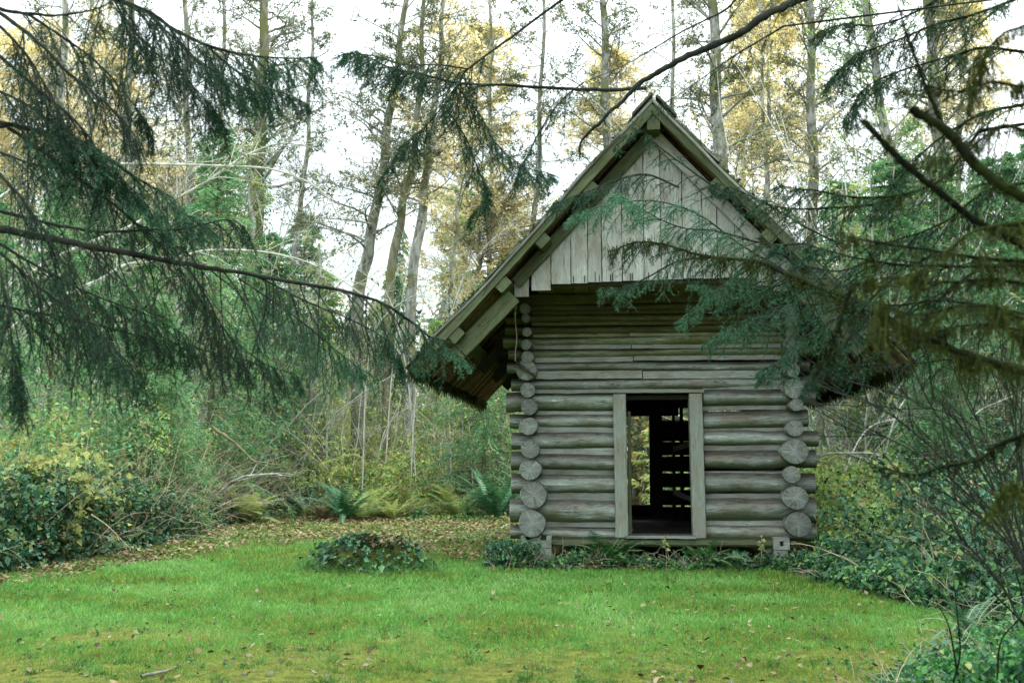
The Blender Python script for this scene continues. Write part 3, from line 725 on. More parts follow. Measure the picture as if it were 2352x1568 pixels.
# grass blades
g = G()
for (y0, y1, dens, bw, hh) in ((6.0, 8.3, 3600, .005, .028), (8.3, 10.5, 3400, .0055, .042), (10.5, 13.5, 2300, .007, .055), (13.5, 18, 1300, .010, .065), (18, 34, 380, .015, .07)):
    hw = .50 * y1 + .8; area = 2 * hw * (y1 - y0); N = int(dens * area)
    x = rng.uniform(-hw, hw, N); y = rng.uniform(y0, y1, N)
    ok = (np.abs(x) < .47 * y + .8) & inpoly(x, y, LAWN)
    lit_ = inpoly(x, y, LIT); pn = vnoise(x * 1.1 + 40, y * 1.1 + 40, 21); pf = vnoise(x * 5.3 + 7, y * 3.1 + 7, 22)
    ok &= ~(lit_ & (rng.random(N) > .45 + .35 * (pf > .6)))
    moss = np.clip((9.5 - y + 3.0 * (pn - .5)) / 2.2, 0, 1)
    ok &= rng.random(N) > moss * .4
    ok &= ~((vnoise(x * 1.7 + 3, y * 1.3 + 8, 24) > .60) & (moss > .25) & (rng.random(N) < .9))
    ok &= (rng.random(N) < .55 + .6 * pf)
    x, y, pn, pf, moss = x[ok], y[ok], pn[ok], pf[ok], moss[ok]; n = len(x)
    h = hh * (.5 + .9 * rng.random(n)) * (.8 + .4 * pf) * (1 - .45 * moss)
    d = rng.standard_normal((n, 2)) * .55; P = np.stack([x, y, gz(x, y) - .004], -1)
    tip = P + np.stack([d[:, 0] * h, d[:, 1] * h, h], -1)
    a = rng.random(n) * 3.14; s = np.stack([np.cos(a), np.sin(a) * .5, 0 * a], -1) * (bw / 2 * (.7 + .6 * rng.random(n)))[:, None]
    mid = (P * .45 + tip * .55) - np.stack([d[:, 0] * h * .25, d[:, 1] * h * .25, -h * .08], -1)
    V = np.stack([P - s, P + s, mid + s * .8, mid - s * .8, tip], 1).reshape(-1, 3); b = np.arange(n) * 5
    mt = (rng.random(n) < np.clip(moss + .35 * (pn < .42), 0, 1)).astype(np.int32); rn = np.clip(rng.random(n) * .55 + .6 * (pn - .25), 0, 1)
    for q in (0, 1):
        c_ = mt == q
        if not c_.any(): continue
        V_ = V.reshape(-1, 5, 3)[c_]; bb = np.arange(len(V_)) * 5
        g.add(V_, np.stack([bb, bb + 1, bb + 2, bb + 3], -1), q, rn[c_]); g.add(V_[:, 2:5], np.stack([np.arange(len(V_)) * 3 + 1, np.arange(len(V_)) * 3, np.arange(len(V_)) * 3 + 2], -1), q, rn[c_])
T(g.build('lawn_grass', [F_GRASS, F_GRASSY]), 'short bright green grass covering the clearing in front of the cabin', 'grass', None, 'stuff')
# uneven tufts and small weeds
g = G(); N = 1500; y = 7 + 13 * rng.random(N) ** 1.2; x = rng.uniform(-.5, .5, N) * y; ok = inpoly(x, y, LAWN) & (rng.random(N) < vnoise(x * 1.2 + 2, y * 1.2, 91) * 1.2); x, y = x[ok], y[ok]; k = 22
xs = (x[:, None] + .035 * rng.standard_normal((len(x), k))).ravel(); ys_ = (y[:, None] + .035 * rng.standard_normal((len(x), k))).ravel(); hh_ = np.repeat(rng.uniform(.045, .105, len(x)), k) * rng.uniform(.6, 1.1, len(xs))
C = curves(np.stack([xs, ys_, gz(xs, ys_)], -1), rdir(len(xs), 1.6), hh_, 4, .9, .08); tubes(g, C, .0032, .0008, 3, 0, np.repeat(rng.random(len(x)) * .8, k))
n = 1300; y = 7 + 12 * rng.random(n); x = rng.uniform(-.5, .5, n) * y; ok = inpoly(x, y, LAWN) & (vnoise(x * 1.5, y * 1.5, 93) > .55); x, y = x[ok], y[ok]; xs = np.repeat(x, 4); ys_ = np.repeat(y, 4)
leaves(g, np.stack([xs, ys_, gz(xs, ys_) + .025], -1), rdir(len(xs), .1), rng.uniform(.02, .045, len(xs)), 1, .9)
T(g.build('lawn_tufts', [F_GRASS, F_LOW]), 'uneven tufts of grass and small weeds growing through the lawn', 'grass', None, 'stuff')
# taller tufts along the edges
g = G(); N = 9000
x = rng.uniform(-9, 9, N); y = rng.uniform(7, 18, N)
def edge_near(x, y, d=.35):
    a = inpoly(x, y, LAWN); return a & (~inpoly(x, y + d, LAWN))
ok = edge_near(x, y, .45) & (y > 10) & (x > -1); x, y = x[ok], y[ok]; n = len(x)
C = curves(np.stack([x, y, gz(x, y)], -1), rdir(n, 1.6), .08 + .13 * rng.random(n), 4, .8, .08); tubes(g, C, .004, .001, 3, 0, rng.random(n))
T(g.build('edge_grass', [F_GRASS]), 'longer grass tufts where lawn meets the undergrowth', 'grass', None, 'stuff')

# fallen leaves
def litter(g, x, y, size, lift=.02, m=0, rn=None):
    n = len(x); a = rng.random(n) * 6.28; tl = rng.normal(0, .35, n)
    D = nrm(np.stack([np.cos(a), np.sin(a), tl], -1)); P = np.stack([x, y, gz(x, y) + lift * (.4 + rng.random(n))], -1)
    up = nrm(np.array([0, 0, 1.]) + .35 * rng.standard_normal((n, 3))); s = nrm(np.cross(D, up)); u = np.cross(s, D); sz = size[:, None]
    cf = rng.uniform(-.1, .28, (n, 1)) * sz; w_ = rng.uniform(.26, .42, (n, 1)) * sz
    v = [P, P + D * sz * .3 + s * w_ * .9 + u * cf, P + D * sz * .68 + s * w_ * .75 + u * cf, P + D * sz + u * cf * .5, P + D * sz * .68 - s * w_ * .75 + u * cf, P + D * sz * .3 - s * w_ * .9 + u * cf]
    V = np.stack(v, 1).reshape(-1, 3); b = np.arange(n)[:, None] * 6
    F = np.concatenate([b + np.array([[0, 1, 2, 3]]), b + np.array([[0, 3, 4, 5]])], 0)
    r = rng.random(n) if rn is None else rn; g.add(V, F, m, np.concatenate([r, r]))
g = G()
N = 7500; y = 6.5 + 26 * rng.random(N) ** 1.3; x = rng.uniform(-1, 1, N) * (.48 * y + .5); ok = inpoly(x, y, LAWN); x, y = x[ok], y[ok]
pn = vnoise(x * .5 + 3, y * .5 + 3, 31); ok = rng.random(len(x)) < .05 + .35 * pn + .4 * (x > .8); x, y = x[ok], y[ok]
litter(g, x, y, rng.uniform(.03, .075, len(x)), .04)
N = 60000; x = rng.uniform(-15, 3, N); y = rng.uniform(12, 36, N); ok = inpoly(x, y, LIT) & (rng.random(N) < .12 + .95 * vnoise(x * 1.3, y * 1.3 + 9, 32)); x, y = x[ok], y[ok]
litter(g, x, y, rng.uniform(.04, .11, len(x)), .06, 0, np.clip(rng.normal(.62, .2, len(x)), 0, 1))
T(g.build('fallen_leaves', F_LITTER), 'brown and tan fallen leaves scattered over the lawn and along its far edge', 'leaves', None, 'stuff')
# dark crumbs, pebbles and twigs in the mossy foreground
g = G(); N = 420
x = rng.uniform(-3.9, 4.0, N); y = rng.uniform(7.2, 8.9, N); ok = vnoise(x * 1.6 + 11, y * 2 + 4, 33) > .55; x, y = x[ok], y[ok]
for a, b in zip(x, y):
    r = rng.uniform(.006, .02); th = np.arange(6) / 6 * 6.28
    ring = np.stack([np.cos(th) * r * rng.uniform(.8, 1.4), np.sin(th) * r, 0 * th], -1) * (1 + .2 * rng.standard_normal((6, 1)))
    V = np.vstack([ring, ring * .6 + [0, 0, r * .7], [[0, 0, r * .85]]]) + [a, b, gz(a, b)]
    q = np.arange(6); g.add(V, np.stack([q, (q + 1) % 6, 6 + (q + 1) % 6, 6 + q], -1), 0); g.add(V, np.stack([6 + q, 6 + (q + 1) % 6, np.full(6, 12)], -1), 0)
mp = M('pebble_stone', .8, .3); mp.color(mp.ramp(mp.attr(), [(0, (.03, .03, .028)), (.5, (.10, .10, .09)), (1, (.28, .28, .27))]))
T(g.build('gravel_crumbs', mp.m), 'small dark stones and clods showing through the foreground moss', 'gravel', None, 'stuff')
def stick(pts, Yd, r, label, mat=None, name='fallen_branch', twigs=0, ground=True):
    if ground: P = smooth(np.array([gp(*p) + [0, 0, .02] for p in pts]), 16)
    else: P = path(pts, Yd, len(pts) * 7)
    g = G(); o0 = P[0].copy(); P = P - o0; n = len(P)
    P = P + np.cumsum(rng.standard_normal((n, 3)), 0) * r * .12
    tube(g, P, np.linspace(r, r * .45, n), 7, rough=.08)
    if twigs:
        S, Tn, t, _ = sample(P[None], twigs, .15, 1)
        C = curves(S, nrm(Tn + rdir(len(S), .4)), rng.uniform(.15, .9, len(S)) * (r / .03), 6, -.1, .15); tubes(g, C, r * .35, r * .08, 4)
        S2, T2, _, _ = sample(C, 3, .2, 1); C2 = curves(S2, T2 + rdir(len(S2), .3), .25 * (r / .03) * rng.random(len(S2)), 4, 0, .15); tubes(g, C2, r * .14, r * .05, 3)
    return T(g.build(name, mat or B_TAN, None, loc=tuple(o0)), label, 'branch')
stick([(325, 1560), (375, 1550), (415, 1533)], None, .014, 'short bark-covered stick lying in the foreground moss', B_GREYALD)
stick([(1150, 1215), (1180, 1195)], None, .02, 'thin pale stick on the leaf litter near the cabin', B_LICHEN)

# ================================================================ TREES
def pline(pts, Yd):
    yb = 1075 + CAMZ * FX / Yd
    P = [at(pts[0][0], yb, Yd)] + [at(px, py, Yd) for px, py in pts[1:]]
    P[0][2] = -.1
    return P
def limbs(g, P, N, t0, t1, L, r, mb, up=.5, grav=.0, wob=.12, n2=7, n3=4, taper=.6, l2=.4, seg=7):
    S, Tn, t, _ = sample(P[None], N, t0, t1)
    D = rdir(len(S)); D[:, 2] = 0; D = nrm(D); D[:, 2] = up + .25 * rng.standard_normal(len(S))
    Ls = L * (1 - taper * (t - t0) / max(t1 - t0, 1e-3)) * rng.uniform(.5, 1.15, len(S))
    C = curves(S, D, Ls, seg, grav, wob); tubes(g, C, r * (1.1 - .7 * t), r * .15, 5, mb)
    S2, T2, u2, k2 = sample(C, n2, .2, 1.0)
    C2 = curves(S2, T2 * .7 + rdir(len(S2), .15) * .9, Ls[k2] * l2 * (1.1 - .6 * u2) * rng.uniform(.6, 1.3, len(S2)), 5, grav, wob); tubes(g, C2, r * .28, r * .08, 3, mb)
    S3, T3, u3, k3 = sample(C2, n3, .2, 1.0)
    C3 = curves(S3, T3 * .7 + rdir(len(S3), .1), Ls[k2][k3] * l2 * .42 * rng.uniform(.5, 1.4, len(S3)), 4, grav, wob); tubes(g, C3, max(r * .12, .012), .008, 3, mb)
    return C, C2, C3
def decid(name, label, pts, Yd, r, top, leafmat, nl, group=None, barkm=None, N=52, L=3.2, t0=.3, size=.08, up=.6, n3=4, cat='tree', wid=.7, ivy=0, twig=None):
    P = pline(pts, Yd); P.append(P[-1] + nrm(P[-1] - P[-2]) * top); P = smooth(np.array(P), 34)
    base = P[0].copy(); base[2] = 0; P = P - base
    root = empty(name, tuple(base)); T(root, label, cat, group)
    g = G(); n = len(P); P2 = P + np.stack([.05 * np.sin(np.arange(n) * .9), 0 * P[:, 0], 0 * P[:, 0]], -1)
    tube(g, P2, r * np.linspace(1.15, .25, n) ** .9, 12, rough=.03); g.build('trunk', barkm or B_ALDER, root)
    g = G(); C, C2, C3 = limbs(g, P2, N, t0, .99, L, r * .26, 0, up=up, n3=n3)
    if nl:
        S, Tn, _, _ = sample(C3, max(1, int(2.7 * nl / max(len(C3), 1))), .1, 1.0)
        S2, T2, _, _ = sample(C2, 2, .3, 1.0); S = np.vstack([S, S2]); Tn = np.vstack([Tn, T2])
        D = nrm(Tn * .5 + rdir(len(S), -.3)); leaves(g, S + .04 * rng.standard_normal(S.shape), D, size * rng.uniform(.6, 1.3, len(S)), 1, wid)
    g.build('crown', [twig or barkm or B_ALDER, leafmat], root)
    if ivy:
        gi = G(); S, Tn, t, _ = sample(P2[None], ivy, .03, .6); rd = rdir(len(S)); S = S + rd * (r * 1.15) * rng.uniform(.8, 1.5, (len(S), 1)); leaves(gi, S, rd + [0, 0, -.5], .09, 0, .9); gi.build('ivy', F_CON, root)
    return root
ga = 'pale barked alders behind the clearing'
decid('alder_tree', 'stout alder leaning right in the bright gap left of the cabin', [(815, 0), (825, 690), (850, 560), (880, 380), (905, 200), (935, 0)], 37, .21, 6, F_ALD, 2600, ga, B_GREYALD, L=3.0, t0=.3, twig=B_ALDER)
decid('alder_tree', 'moss-orange alder with forked lean just right of the stout leaning alder', [(875, 0), (900, 640), (925, 480), (950, 350), (965, 200), (975, 0)], 36, .15, 6, F_ALD, 2200, ga, B_MOSSY, L=2.6, twig=B_ALDER)
decid('alder_tree', 'white speckled alder in front of the golden foliage left of the roof', [(925, 0), (950, 640), (975, 450), (990, 330), (1010, 150), (1020, 0)], 37, .17, 5, F_GOLD, 2400, ga, L=2.6)
decid('alder_tree', 'dark ivy-clad trunk at the left side of the sky gap', [(570, 0), (580, 600), (592, 380), (600, 200), (610, 0)], 38, .30, 6, F_ALD, 2600, ga, B_MOSSY, ivy=2600, twig=B_ALDER)
decid('alder_tree', 'slender alder standing alone inside the sky gap', [(650, 0), (675, 600), (700, 400), (712, 200), (720, 0)], 42, .11, 5, F_ALD, 2000, ga, L=1.9, t0=.15)
for px0, px1, Yd, r, lm, nl, lb in ((130, 150, 40, .2, F_ALD, 2600, 'leftmost pale alder trunk behind the drooping fir boughs'), (205, 212, 44, .16, F_GOLD, 4600, 'second pale alder from the left, among golden leaves'), (285, 302, 38, .2, F_ALD, 3000, 'third pale alder from the left with a thick white trunk'), (440, 425, 41, .17, F_ALD, 2600, 'grey alder between the white trunk and the ivy-clad trunk'), (500, 515, 46, .14, F_ALD, 2200, 'thin far alder just left of the ivy-clad trunk')):
    decid('alder_tree', lb, [(px0, 0), (px0 + 4, 700), ((px0 + px1) / 2, 350), (px1, 0)], Yd, r, 6, lm, nl, ga, L=3.0)
for px0, px1, Yd, r, lm, nl, lb in ((1405, 1385, 44, .25, F_ALD, 4200, 'thick pale alder behind the left slope of the roof'), (1130, 1125, 46, .12, F_ALD, 3200, 'thin alder behind the eave left of the gable'), (1225, 1250, 45, .13, F_ALD, 3600, 'thin alder leaning right above the left roof slope'), (1668, 1636, 36, .3, F_ALD, 2800, 'stout white-flecked alder rising right of the ridge'), (1548, 1545, 50, .14, F_ALD, 2400, 'slim alder directly behind the roof peak'), (1872, 1860, 38, .24, F_ALD, 3400, 'tall alder framed by sky gaps right of the cabin'), (2100, 1985, 34, .2, F_CONPALE, 3600, 'alder leaning left behind the mossy dark boughs'), (2185, 2130, 36, .28, F_ALD, 3600, 'grey alder trunk near the upper right behind fir sprays'), (1770, 1745, 48, .12, F_GOLD, 2500, 'slender alder inside the golden patch right of the roof')):
    decid('alder_tree', lb, [(px0, 0), (px0 - 6, 700), ((px0 + px1) / 2, 350), (px1, 0)], Yd, r, 6, lm, nl, ga, L=3.2, size=.085)
gg = 'golden trees glowing in low sun'
def gold(pts, Yd, top, nl, lb, L=2.6, t0=.25): decid('golden_tree', lb, pts, Yd, .13, top, F_GOLD, nl * 1.0, gg, L=L * 1.5, t0=t0, size=.105, N=80, up=.35, n3=4)
gold([(1040, 0), (1060, 600), (1080, 350), (1085, 180)], 50, 2, 11000, 'tall golden tree between the leaning alders and the cabin roof')
gold([(1110, 0), (1100, 700), (1100, 600), (1100, 520)], 46, 1, 8000, 'low golden shrubby tree beside the left eave', 2.6)
gold([(1765, 0), (1760, 450), (1765, 250), (1770, 60)], 50, 2, 12000, 'narrow golden tree right of the roof ridge', 2.4)
gold([(1700, 0), (1705, 450), (1715, 250), (1720, 100)], 54, 2, 8000, 'golden crown half hidden by the stout alder', 2.0)
gold([(60, 0), (60, 500), (60, 350), (50, 200)], 48, 2, 11000, 'golden tree at the far left edge behind dark boughs', 3.4)
gold([(250, 0), (250, 500), (240, 350), (240, 200)], 52, 2, 9000, 'golden tree behind the white trunks on the left', 3.0)
gold([(420, 0), (400, 640), (400, 560), (400, 450)], 50, 1, 9000, 'small golden tree low behind the ivy-clad trunk', 3.0)
gold([(1395, 0), (1395, 400), (1395, 300), (1400, 180)], 52, 1, 5000, 'faint golden crown behind the left roof slope', 1.8)
gold([(2200, 0), (2200, 400), (2210, 200), (2210, 60)], 52, 1, 7000, 'golden crown glimpsed at the upper right', 2.2)
gw = 'white birch-like stems at the forest edge'
for pts, Yd, r, lb in (([(1890, 0), (1880, 980), (1900, 905), (1908, 840)], 26, .10, 'bent white stem just right of the cabin corner'), ([(1955, 0), (1940, 980), (1930, 900), (1925, 800)], 27, .09, 'speckled stem second to the right of the cabin'), ([(2025, 0), (2020, 980), (2018, 850), (2010, 600)], 28, .12, 'straight white stem third to the right of the cabin'), ([(705, 0), (712, 920), (720, 840), (728, 700)], 36, .12, 'white stem behind the maple sapling'), ([(640, 0), (600, 700), (585, 600), (578, 480)], 36, .12, 'white leaning stem left of the sky gap'), ([(1155, 0), (1150, 960), (1160, 900), (1158, 850)], 36, .10, 'mossy white stem under the left eave'), ([(985, 0), (1000, 800), (1035, 650), (1050, 500)], 40, .10, 'white stem leaning toward the left eave')):
    decid('birch_stem', lb, pts, Yd, r, 2.0, F_LIME, 500, gw, N=16, L=1.7, t0=.2, twig=B_LICHEN)

# bare arching lichen-grey branches (vine maples) crossing the left gap
def vine(label, lines, Yd, r=.02, n=26, leafn=0, name='vine_maple'):
    P0 = path(lines[0][:3], Yd, 4)[0]; base = np.array([P0[0], P0[1], 0]); root = empty(name, tuple(base)); T(root, label, 'small tree', 'bare vine maples arching across the gap')
    g = G(); first = True
    for ln in lines:
        P = path(ln, Yd, len(ln) * 7) - base
        k = len(P); tube(g, P, np.linspace(r * 1.5, r * .35, k), 6)
    g.build('stem', B_LICHEN, root); g = G()
    for ln in lines:
        P = path(ln, Yd, len(ln) * 7) - base; S, Tn, t, _ = sample(P[None], n, 0.05, 1)
        C = curves(S, Tn * .8 + rdir(len(S), .25) * .8, rng.uniform(.3, 1.5, len(S)) * (1.1 - .5 * t), 7, .25, .1); tubes(g, C, r * .3, r * .1, 4)
        S2, T2, _, _ = sample(C, 5, .15, 1); C2 = curves(S2, T2 * .8 + rdir(len(S2), .1), rng.uniform(.12, .5, len(S2)), 4, .1, .12); tubes(g, C2, r * .13, r * .06, 3)
        if leafn: leaves(g, sample(C2, leafn)[0], rdir(len(C2) * leafn, -.3), .06, 1)
    g.build('twigs', [B_LICHEN, F_ALD], root); return root
vine('lichen-grey vine maple arching from the left edge above the dark boughs', [[(-260, 1330), (-180, 900), (-90, 540), (0, 455), (60, 425), (125, 392), (250, 378), (400, 378), (520, 382), (620, 388), (700, 415), (750, 450), (778, 500)], [(-250, 1330), (-160, 1000), (0, 780), (130, 690), (245, 635), (290, 608), (360, 600), (420, 588), (480, 575), (600, 578), (700, 600), (780, 640), (850, 690)], [(-240, 1330), (-120, 800), (100, 610), (300, 520), (380, 470), (470, 420), (560, 360), (640, 330), (700, 335)]], 14.5, .022, 34, 1)
vine('bare pale shrub of crossing twigs below the golden foliage', [[(940, 1185), (955, 900), (980, 650), (1030, 600), (1090, 575)], [(960, 1185), (940, 900), (900, 700), (850, 640), (790, 600)], [(1040, 1185), (1030, 800), (1060, 650), (1120, 560), (1170, 520)], [(880, 1185), (900, 860), (930, 650), (950, 560), (1010, 480)], [(1090, 1185), (1070, 800), (1085, 690), (1140, 640)], [(830, 1185), (850, 800), (930, 690), (1000, 685), (1080, 700)]], 34, .014, 40, 0)
vine('bare twiggy shrub low behind the ferns at the thicket', [[(760, 1180), (750, 1000), (790, 940), (850, 900)], [(850, 1180), (880, 1000), (930, 940), (990, 930)], [(1000, 1185), (1040, 1000), (1030, 950), (990, 930)], [(600, 1180), (620, 1010), (680, 960), (740, 950)], [(1060, 1185), (1080, 1000), (1110, 950)]], 35, .011, 26, 1)
vine('bare twig shrub in the right undergrowth behind the cabin', [[(1900, 1200), (1980, 1000), (2080, 960), (2200, 950)], [(2000, 1200), (2060, 950), (2140, 880), (2250, 850)], [(2150, 1200), (2220, 980), (2300, 920), (2380, 900)]], 23, .016, 26, 1)

# ---- conifers
def conifer_meshes(h, N, mats, seed_len=.24, n2=10, q=.13, dens=7):
    g = G(); P = smooth(np.array([[0, 0, -.1], [.03 * h / 8, .02, h * .5], [0, 0, h]]), 14)
    tube(g, P, np.linspace(h * .0115, .01, 14), 8, rough=.04); tr = g.build('trunk', B_GREY)
    g = G(); t = np.linspace(.035, .985, N) ** .95; S = np.stack([0 * t, 0 * t, t * h], -1); a = np.arange(N) * 2.4 + .3 * rng.standard_normal(N)
    L = (1 - t) ** .8 * h * seed_len * rng.uniform(.65, 1.2, N) + .25
    D = np.stack([np.cos(a), np.sin(a), .15 + .6 * t ** 3], -1); C = curves(S, D, L, 7, .9, .05); tubes(g, C, .012 + .006 * L, .004, 3, 0)
    S2, T2, u, k = sample(C, n2, .12, 1); sd = side_dirs(T2, .85); C2 = curves(S2, T2 * .8 + sd, L[k] * (.36 - .18 * u) * rng.uniform(.6, 1.3, len(S2)) + .1, 5, 1.3, .08)
    S3, T3, _, _ = sample(C2, dens, .0, 1); needles(g, S3, T3, q, q * .24, 1, None, .8, .4)
    S4, T4, _, _ = sample(C, dens * 2, .1, 1); needles(g, S4, T4, q, q * .24, 1, None, .8, .5)
    cr = g.build('crown', mats); return tr, cr
protos = [conifer_meshes(12, 150, [B_TAN, F_CON], .24, 13, .19, 9), conifer_meshes(9, 130, [B_TAN, F_CON], .27, 14, .16, 10), conifer_meshes(11, 110, [B_TAN, F_CONPALE], .22, 12, .18, 9)]
used = set()
def conifer(px, Yd, h, k, label, group='young hemlocks behind the clearing'):
    p = at(px, 1075, Yd); root = empty('hemlock_tree', (p[0], p[1], 0), rng.random() * 6.28); H = (12, 9, 11)[k]; s = h / H; root.scale = (s * rng.uniform(.9, 1.15),) * 2 + (s,); T(root, label, 'tree', group)
    for o in protos[k]:
        c = o if k not in used else o.copy()
        if k in used: COL.objects.link(c)
        c.parent = root
    used.add(k)
for a in ((110, 27, 8.5, 0, 'broad hemlock at the left behind the yellow shrub'), (300, 25, 7.2, 1, 'feathery hemlock whose tips reach over the left brush'), (480, 31, 11.0, 0, 'tall dark hemlock left of the sky gap'), (610, 36, 9, 1, 'shorter hemlock at the foot of the slender alder'), (-60, 22, 7, 1, 'hemlock partly cut off by the left edge'), (740, 40, 8.5, 2, 'small sunlit hemlock top inside the sky gap'), (690, 46, 12, 0, 'narrow far hemlock behind the sky gap'), (350, 25, 5.2, 1, 'low bushy hemlock beside the hanging brown brush'), (1000, 38, 6.5, 2, 'yellow-green hemlock behind the bare pale shrub'), (1110, 34, 7, 1, 'small hemlock tucked behind the left eave'), (900, 44, 9, 0, 'far hemlock behind the leaning alders'), (200, 38, 10.5, 0, 'tall hemlock among the left pale trunks'),
          (1950, 31, 9.5, 0, 'hemlock right of the cabin behind the white stems'), (2070, 27, 9, 1, 'bushy hemlock behind the hanging moss'), (2190, 34, 11, 0, 'tall hemlock behind the upper right boughs'), (2320, 25, 8.5, 1, 'hemlock near the right edge of the view'), (1880, 42, 10, 2, 'pale sunlit hemlock seen through the right sky gap'), (2420, 34, 12, 0, 'tall hemlock beyond the right edge'), (2010, 42, 11, 0, 'far hemlock filling between the right alders'), (2150, 23, 5, 1, 'low hemlock over the right bramble thicket')):
    conifer(*a)

# ---- far wood: one mass of trees nobody could count
g = G()
def cone_tree(x, y, h, w, m, dens):
    n = int(dens * h * w); t = rng.random(n) ** .8; a = rng.random(n) * 6.28; rr = w * (1 - t) ** .7 * rng.random(n) ** .4 * (.65 + .35 * np.sin(t * 40 + a * 2))
    P = np.stack([x + rr * np.cos(a), y + rr * np.sin(a), t * h - .1 * rr], -1); D = np.stack([np.cos(a), np.sin(a), -.7 + 0 * a], -1)
    leaves(g, P, D, rng.uniform(.25, .5, n), m, .45, droop=.2)
    tube(g, np.array([[x, y, 0], [x, y, h]]), [.12, .02], 5, 3)
def blob_tree(x, y, h, w, m, dens):
    n = int(dens * h * w * .8); t = rng.random(n); rr = w * np.sin(np.pi * (.1 + .88 * t)) * rng.random(n) ** .5; a = rng.random(n) * 6.28
    c = (vnoise(a * 2.5 + x, t * 7 + y, 5) > .42); P = np.stack([x + rr * np.cos(a), y + rr * np.sin(a), h * (.12 + .88 * t)], -1)[c]; leaves(g, P, rdir(len(P)), rng.uniform(.18, .34, len(P)), m, .7)
    tube(g, np.array([[x, y, 0], [x + .3, y, h * .9]]), [.14, .03], 5, 4)
prof_x = [-400, 0, 250, 500, 590, 640, 800, 870, 1000, 1200, 1500, 1850, 1930, 2100, 2800]
prof_y = [250, 330, 430, 480, 620, 720, 720, 640, 600, 620, 640, 640, 560, 420, 300]
for k_ in range(230):
    px = rng.uniform(-500, 2900); Yd = rng.uniform(50, 85); yt = np.interp(px, prof_x, prof_y) + rng.normal(20, 50)
    p = at(px, yt, Yd); h = max(4, p[2])
    if rng.random() < .55: cone_tree(p[0], p[1], h, rng.uniform(1.8, 3.0), rng.choice([0, 0, 1]), 22)
    else: blob_tree(p[0], p[1], h, rng.uniform(1.6, 3.2), rng.choice([1, 2, 2]), 20)
for k_ in range(300):           # low band
    px = rng.uniform(-500, 2900); Yd = rng.uniform(44, 58); p = at(px, 1000, Yd); blob_tree(p[0], p[1], rng.uniform(3, 8.5), rng.uniform(1.8, 3.4), rng.choice([0, 1, 1, 2]), 34)
F_FAR = foliage('far_conifers', [(.08, .15, .10), (.13, .22, .15), (.18, .28, .18)], .3, .8, .1)  # far foliage paled to put haze into the colour
F_FAR2 = foliage('far_mixed_leaves', [(.18, .22, .11), (.26, .30, .15), (.34, .36, .18)], .4, .8, .1)
F_FAR3 = foliage('far_golden_leaves', [(.40, .32, .12), (.55, .44, .18), (.34, .32, .14)], .5, .8, .1)
T(g.build('far_woods', [F_FAR, F_FAR2, F_FAR3, B_CONIF, B_ALDER]), 'dense far wood closing the view behind the clearing', 'woods', None, 'stuff')

# ---- unseen wood added right of the view to shade the lawn and cabin
g = G()
for k_ in range(58):
    if k_ < 58: t = k_ / 58; x = 13.5 + t * 20 + rng.uniform(-2, 3); y = 2 + t * 42 + rng.uniform(-2, 2); h = rng.uniform(18, 24)
    else: a = R(rng.uniform(150, 330)); x = 16 * math.cos(a) * 1.1; y = 4 + 16 * math.sin(a); h = rng.uniform(9, 14)
    if k_ >= 34 and y > -3 and abs(x) < .6 * y + 6: continue
    cone_tree(x, y, h, rng.uniform(2.8, 4.0), 0, 60)
T(g.build('shade_woods', [F_CON, F_CONPALE, F_GOLD, B_CONIF, B_ALDER]), 'unseen conifer wood added on the right to shade the lawn', 'woods', None, 'stuff')

# ================================================================ UNDERGROWTH
def thicket(name, label, poly, N, H, mats, size, wid=.75, pick=None, stems=0, stemmat=None, dens=None, front=.45, jitter=.06, stemh=1.0, cat='undergrowth'):
    P = np.array([p[:2] for p in poly]); lo, hi = P.min(0), P.max(0)
    x = rng.uniform(lo[0], hi[0], N * 3); y = lo[1] + (hi[1] - lo[1]) * rng.random(N * 3) ** 1.25; ok = inpoly(x, y, P)
    if dens is not None: ok &= rng.random(len(x)) < dens(x, y)
    x, y = x[ok][:N], y[ok][:N]; h = H(x, y); z = h * (1 - (rng.random(len(x)) ** 1.5) * (1 - front * 0)) + jitter * rng.standard_normal(len(x)); z = np.maximum(z, .02)
    nn_ = len(x); cc = rng.integers(0, nn_, max(1, nn_ // 16)); kk = cc[rng.integers(0, len(cc), nn_)]; cl_ = rng.random(nn_) < .72; rad = size * 1.15
    x = np.where(cl_, x[kk] + rad * rng.standard_normal(nn_), x); y = np.where(cl_, y[kk] + rad * rng.standard_normal(nn_), y); z = np.where(cl_, np.maximum(z[kk] + rad * .55 * rng.standard_normal(nn_), .02), z); h = H(x, y)
    g = G(); D = rdir(len(x), -.15); D[:, 1] -= .5; rn = rng.random(len(x)); mt = pick(x, y, z, h) if pick else np.zeros(len(x), int)
    sz = size * rng.uniform(.5, 1.35, len(x))
    for q in range(len(mats)):
        s = mt == q
        if s.any(): leaves(g, np.stack([x, y, z], -1)[s], D[s], sz[s], q, wid, rn[s])
    if stems:
        k = rng.integers(0, len(x), stems); S = np.stack([x[k], y[k], 0 * x[k]], -1); hh = h[k] * stemh * rng.uniform(.6, 1.3, stems)
        C = curves(S, rdir(stems, 1.3), hh, 8, 1.1, .12); tubes(g, C, .007 + .004 * rng.random(stems), .003, 4, len(mats), rng.random(stems))
        S2, T2, _, _ = sample(C, 3, .3, 1); C2 = curves(S2, T2 + rdir(len(S2), .1), .12 + .35 * rng.random(len(S2)), 5, .5, .15); tubes(g, C2, .004, .002, 3, len(mats))
    o = g.build(name, list(mats) + [stemmat or B_TAN]); return T(o, label, cat, None, 'stuff')
cab_poly = [tuple((O + UD * u + VD * v)[:2]) for u, v in ((-2.35, -.15), (2.35, -.15), (2.35, 6.6), (-2.35, 6.6))]
nocab = lambda x, y: (~inpoly(x, y, cab_poly)).astype(float)
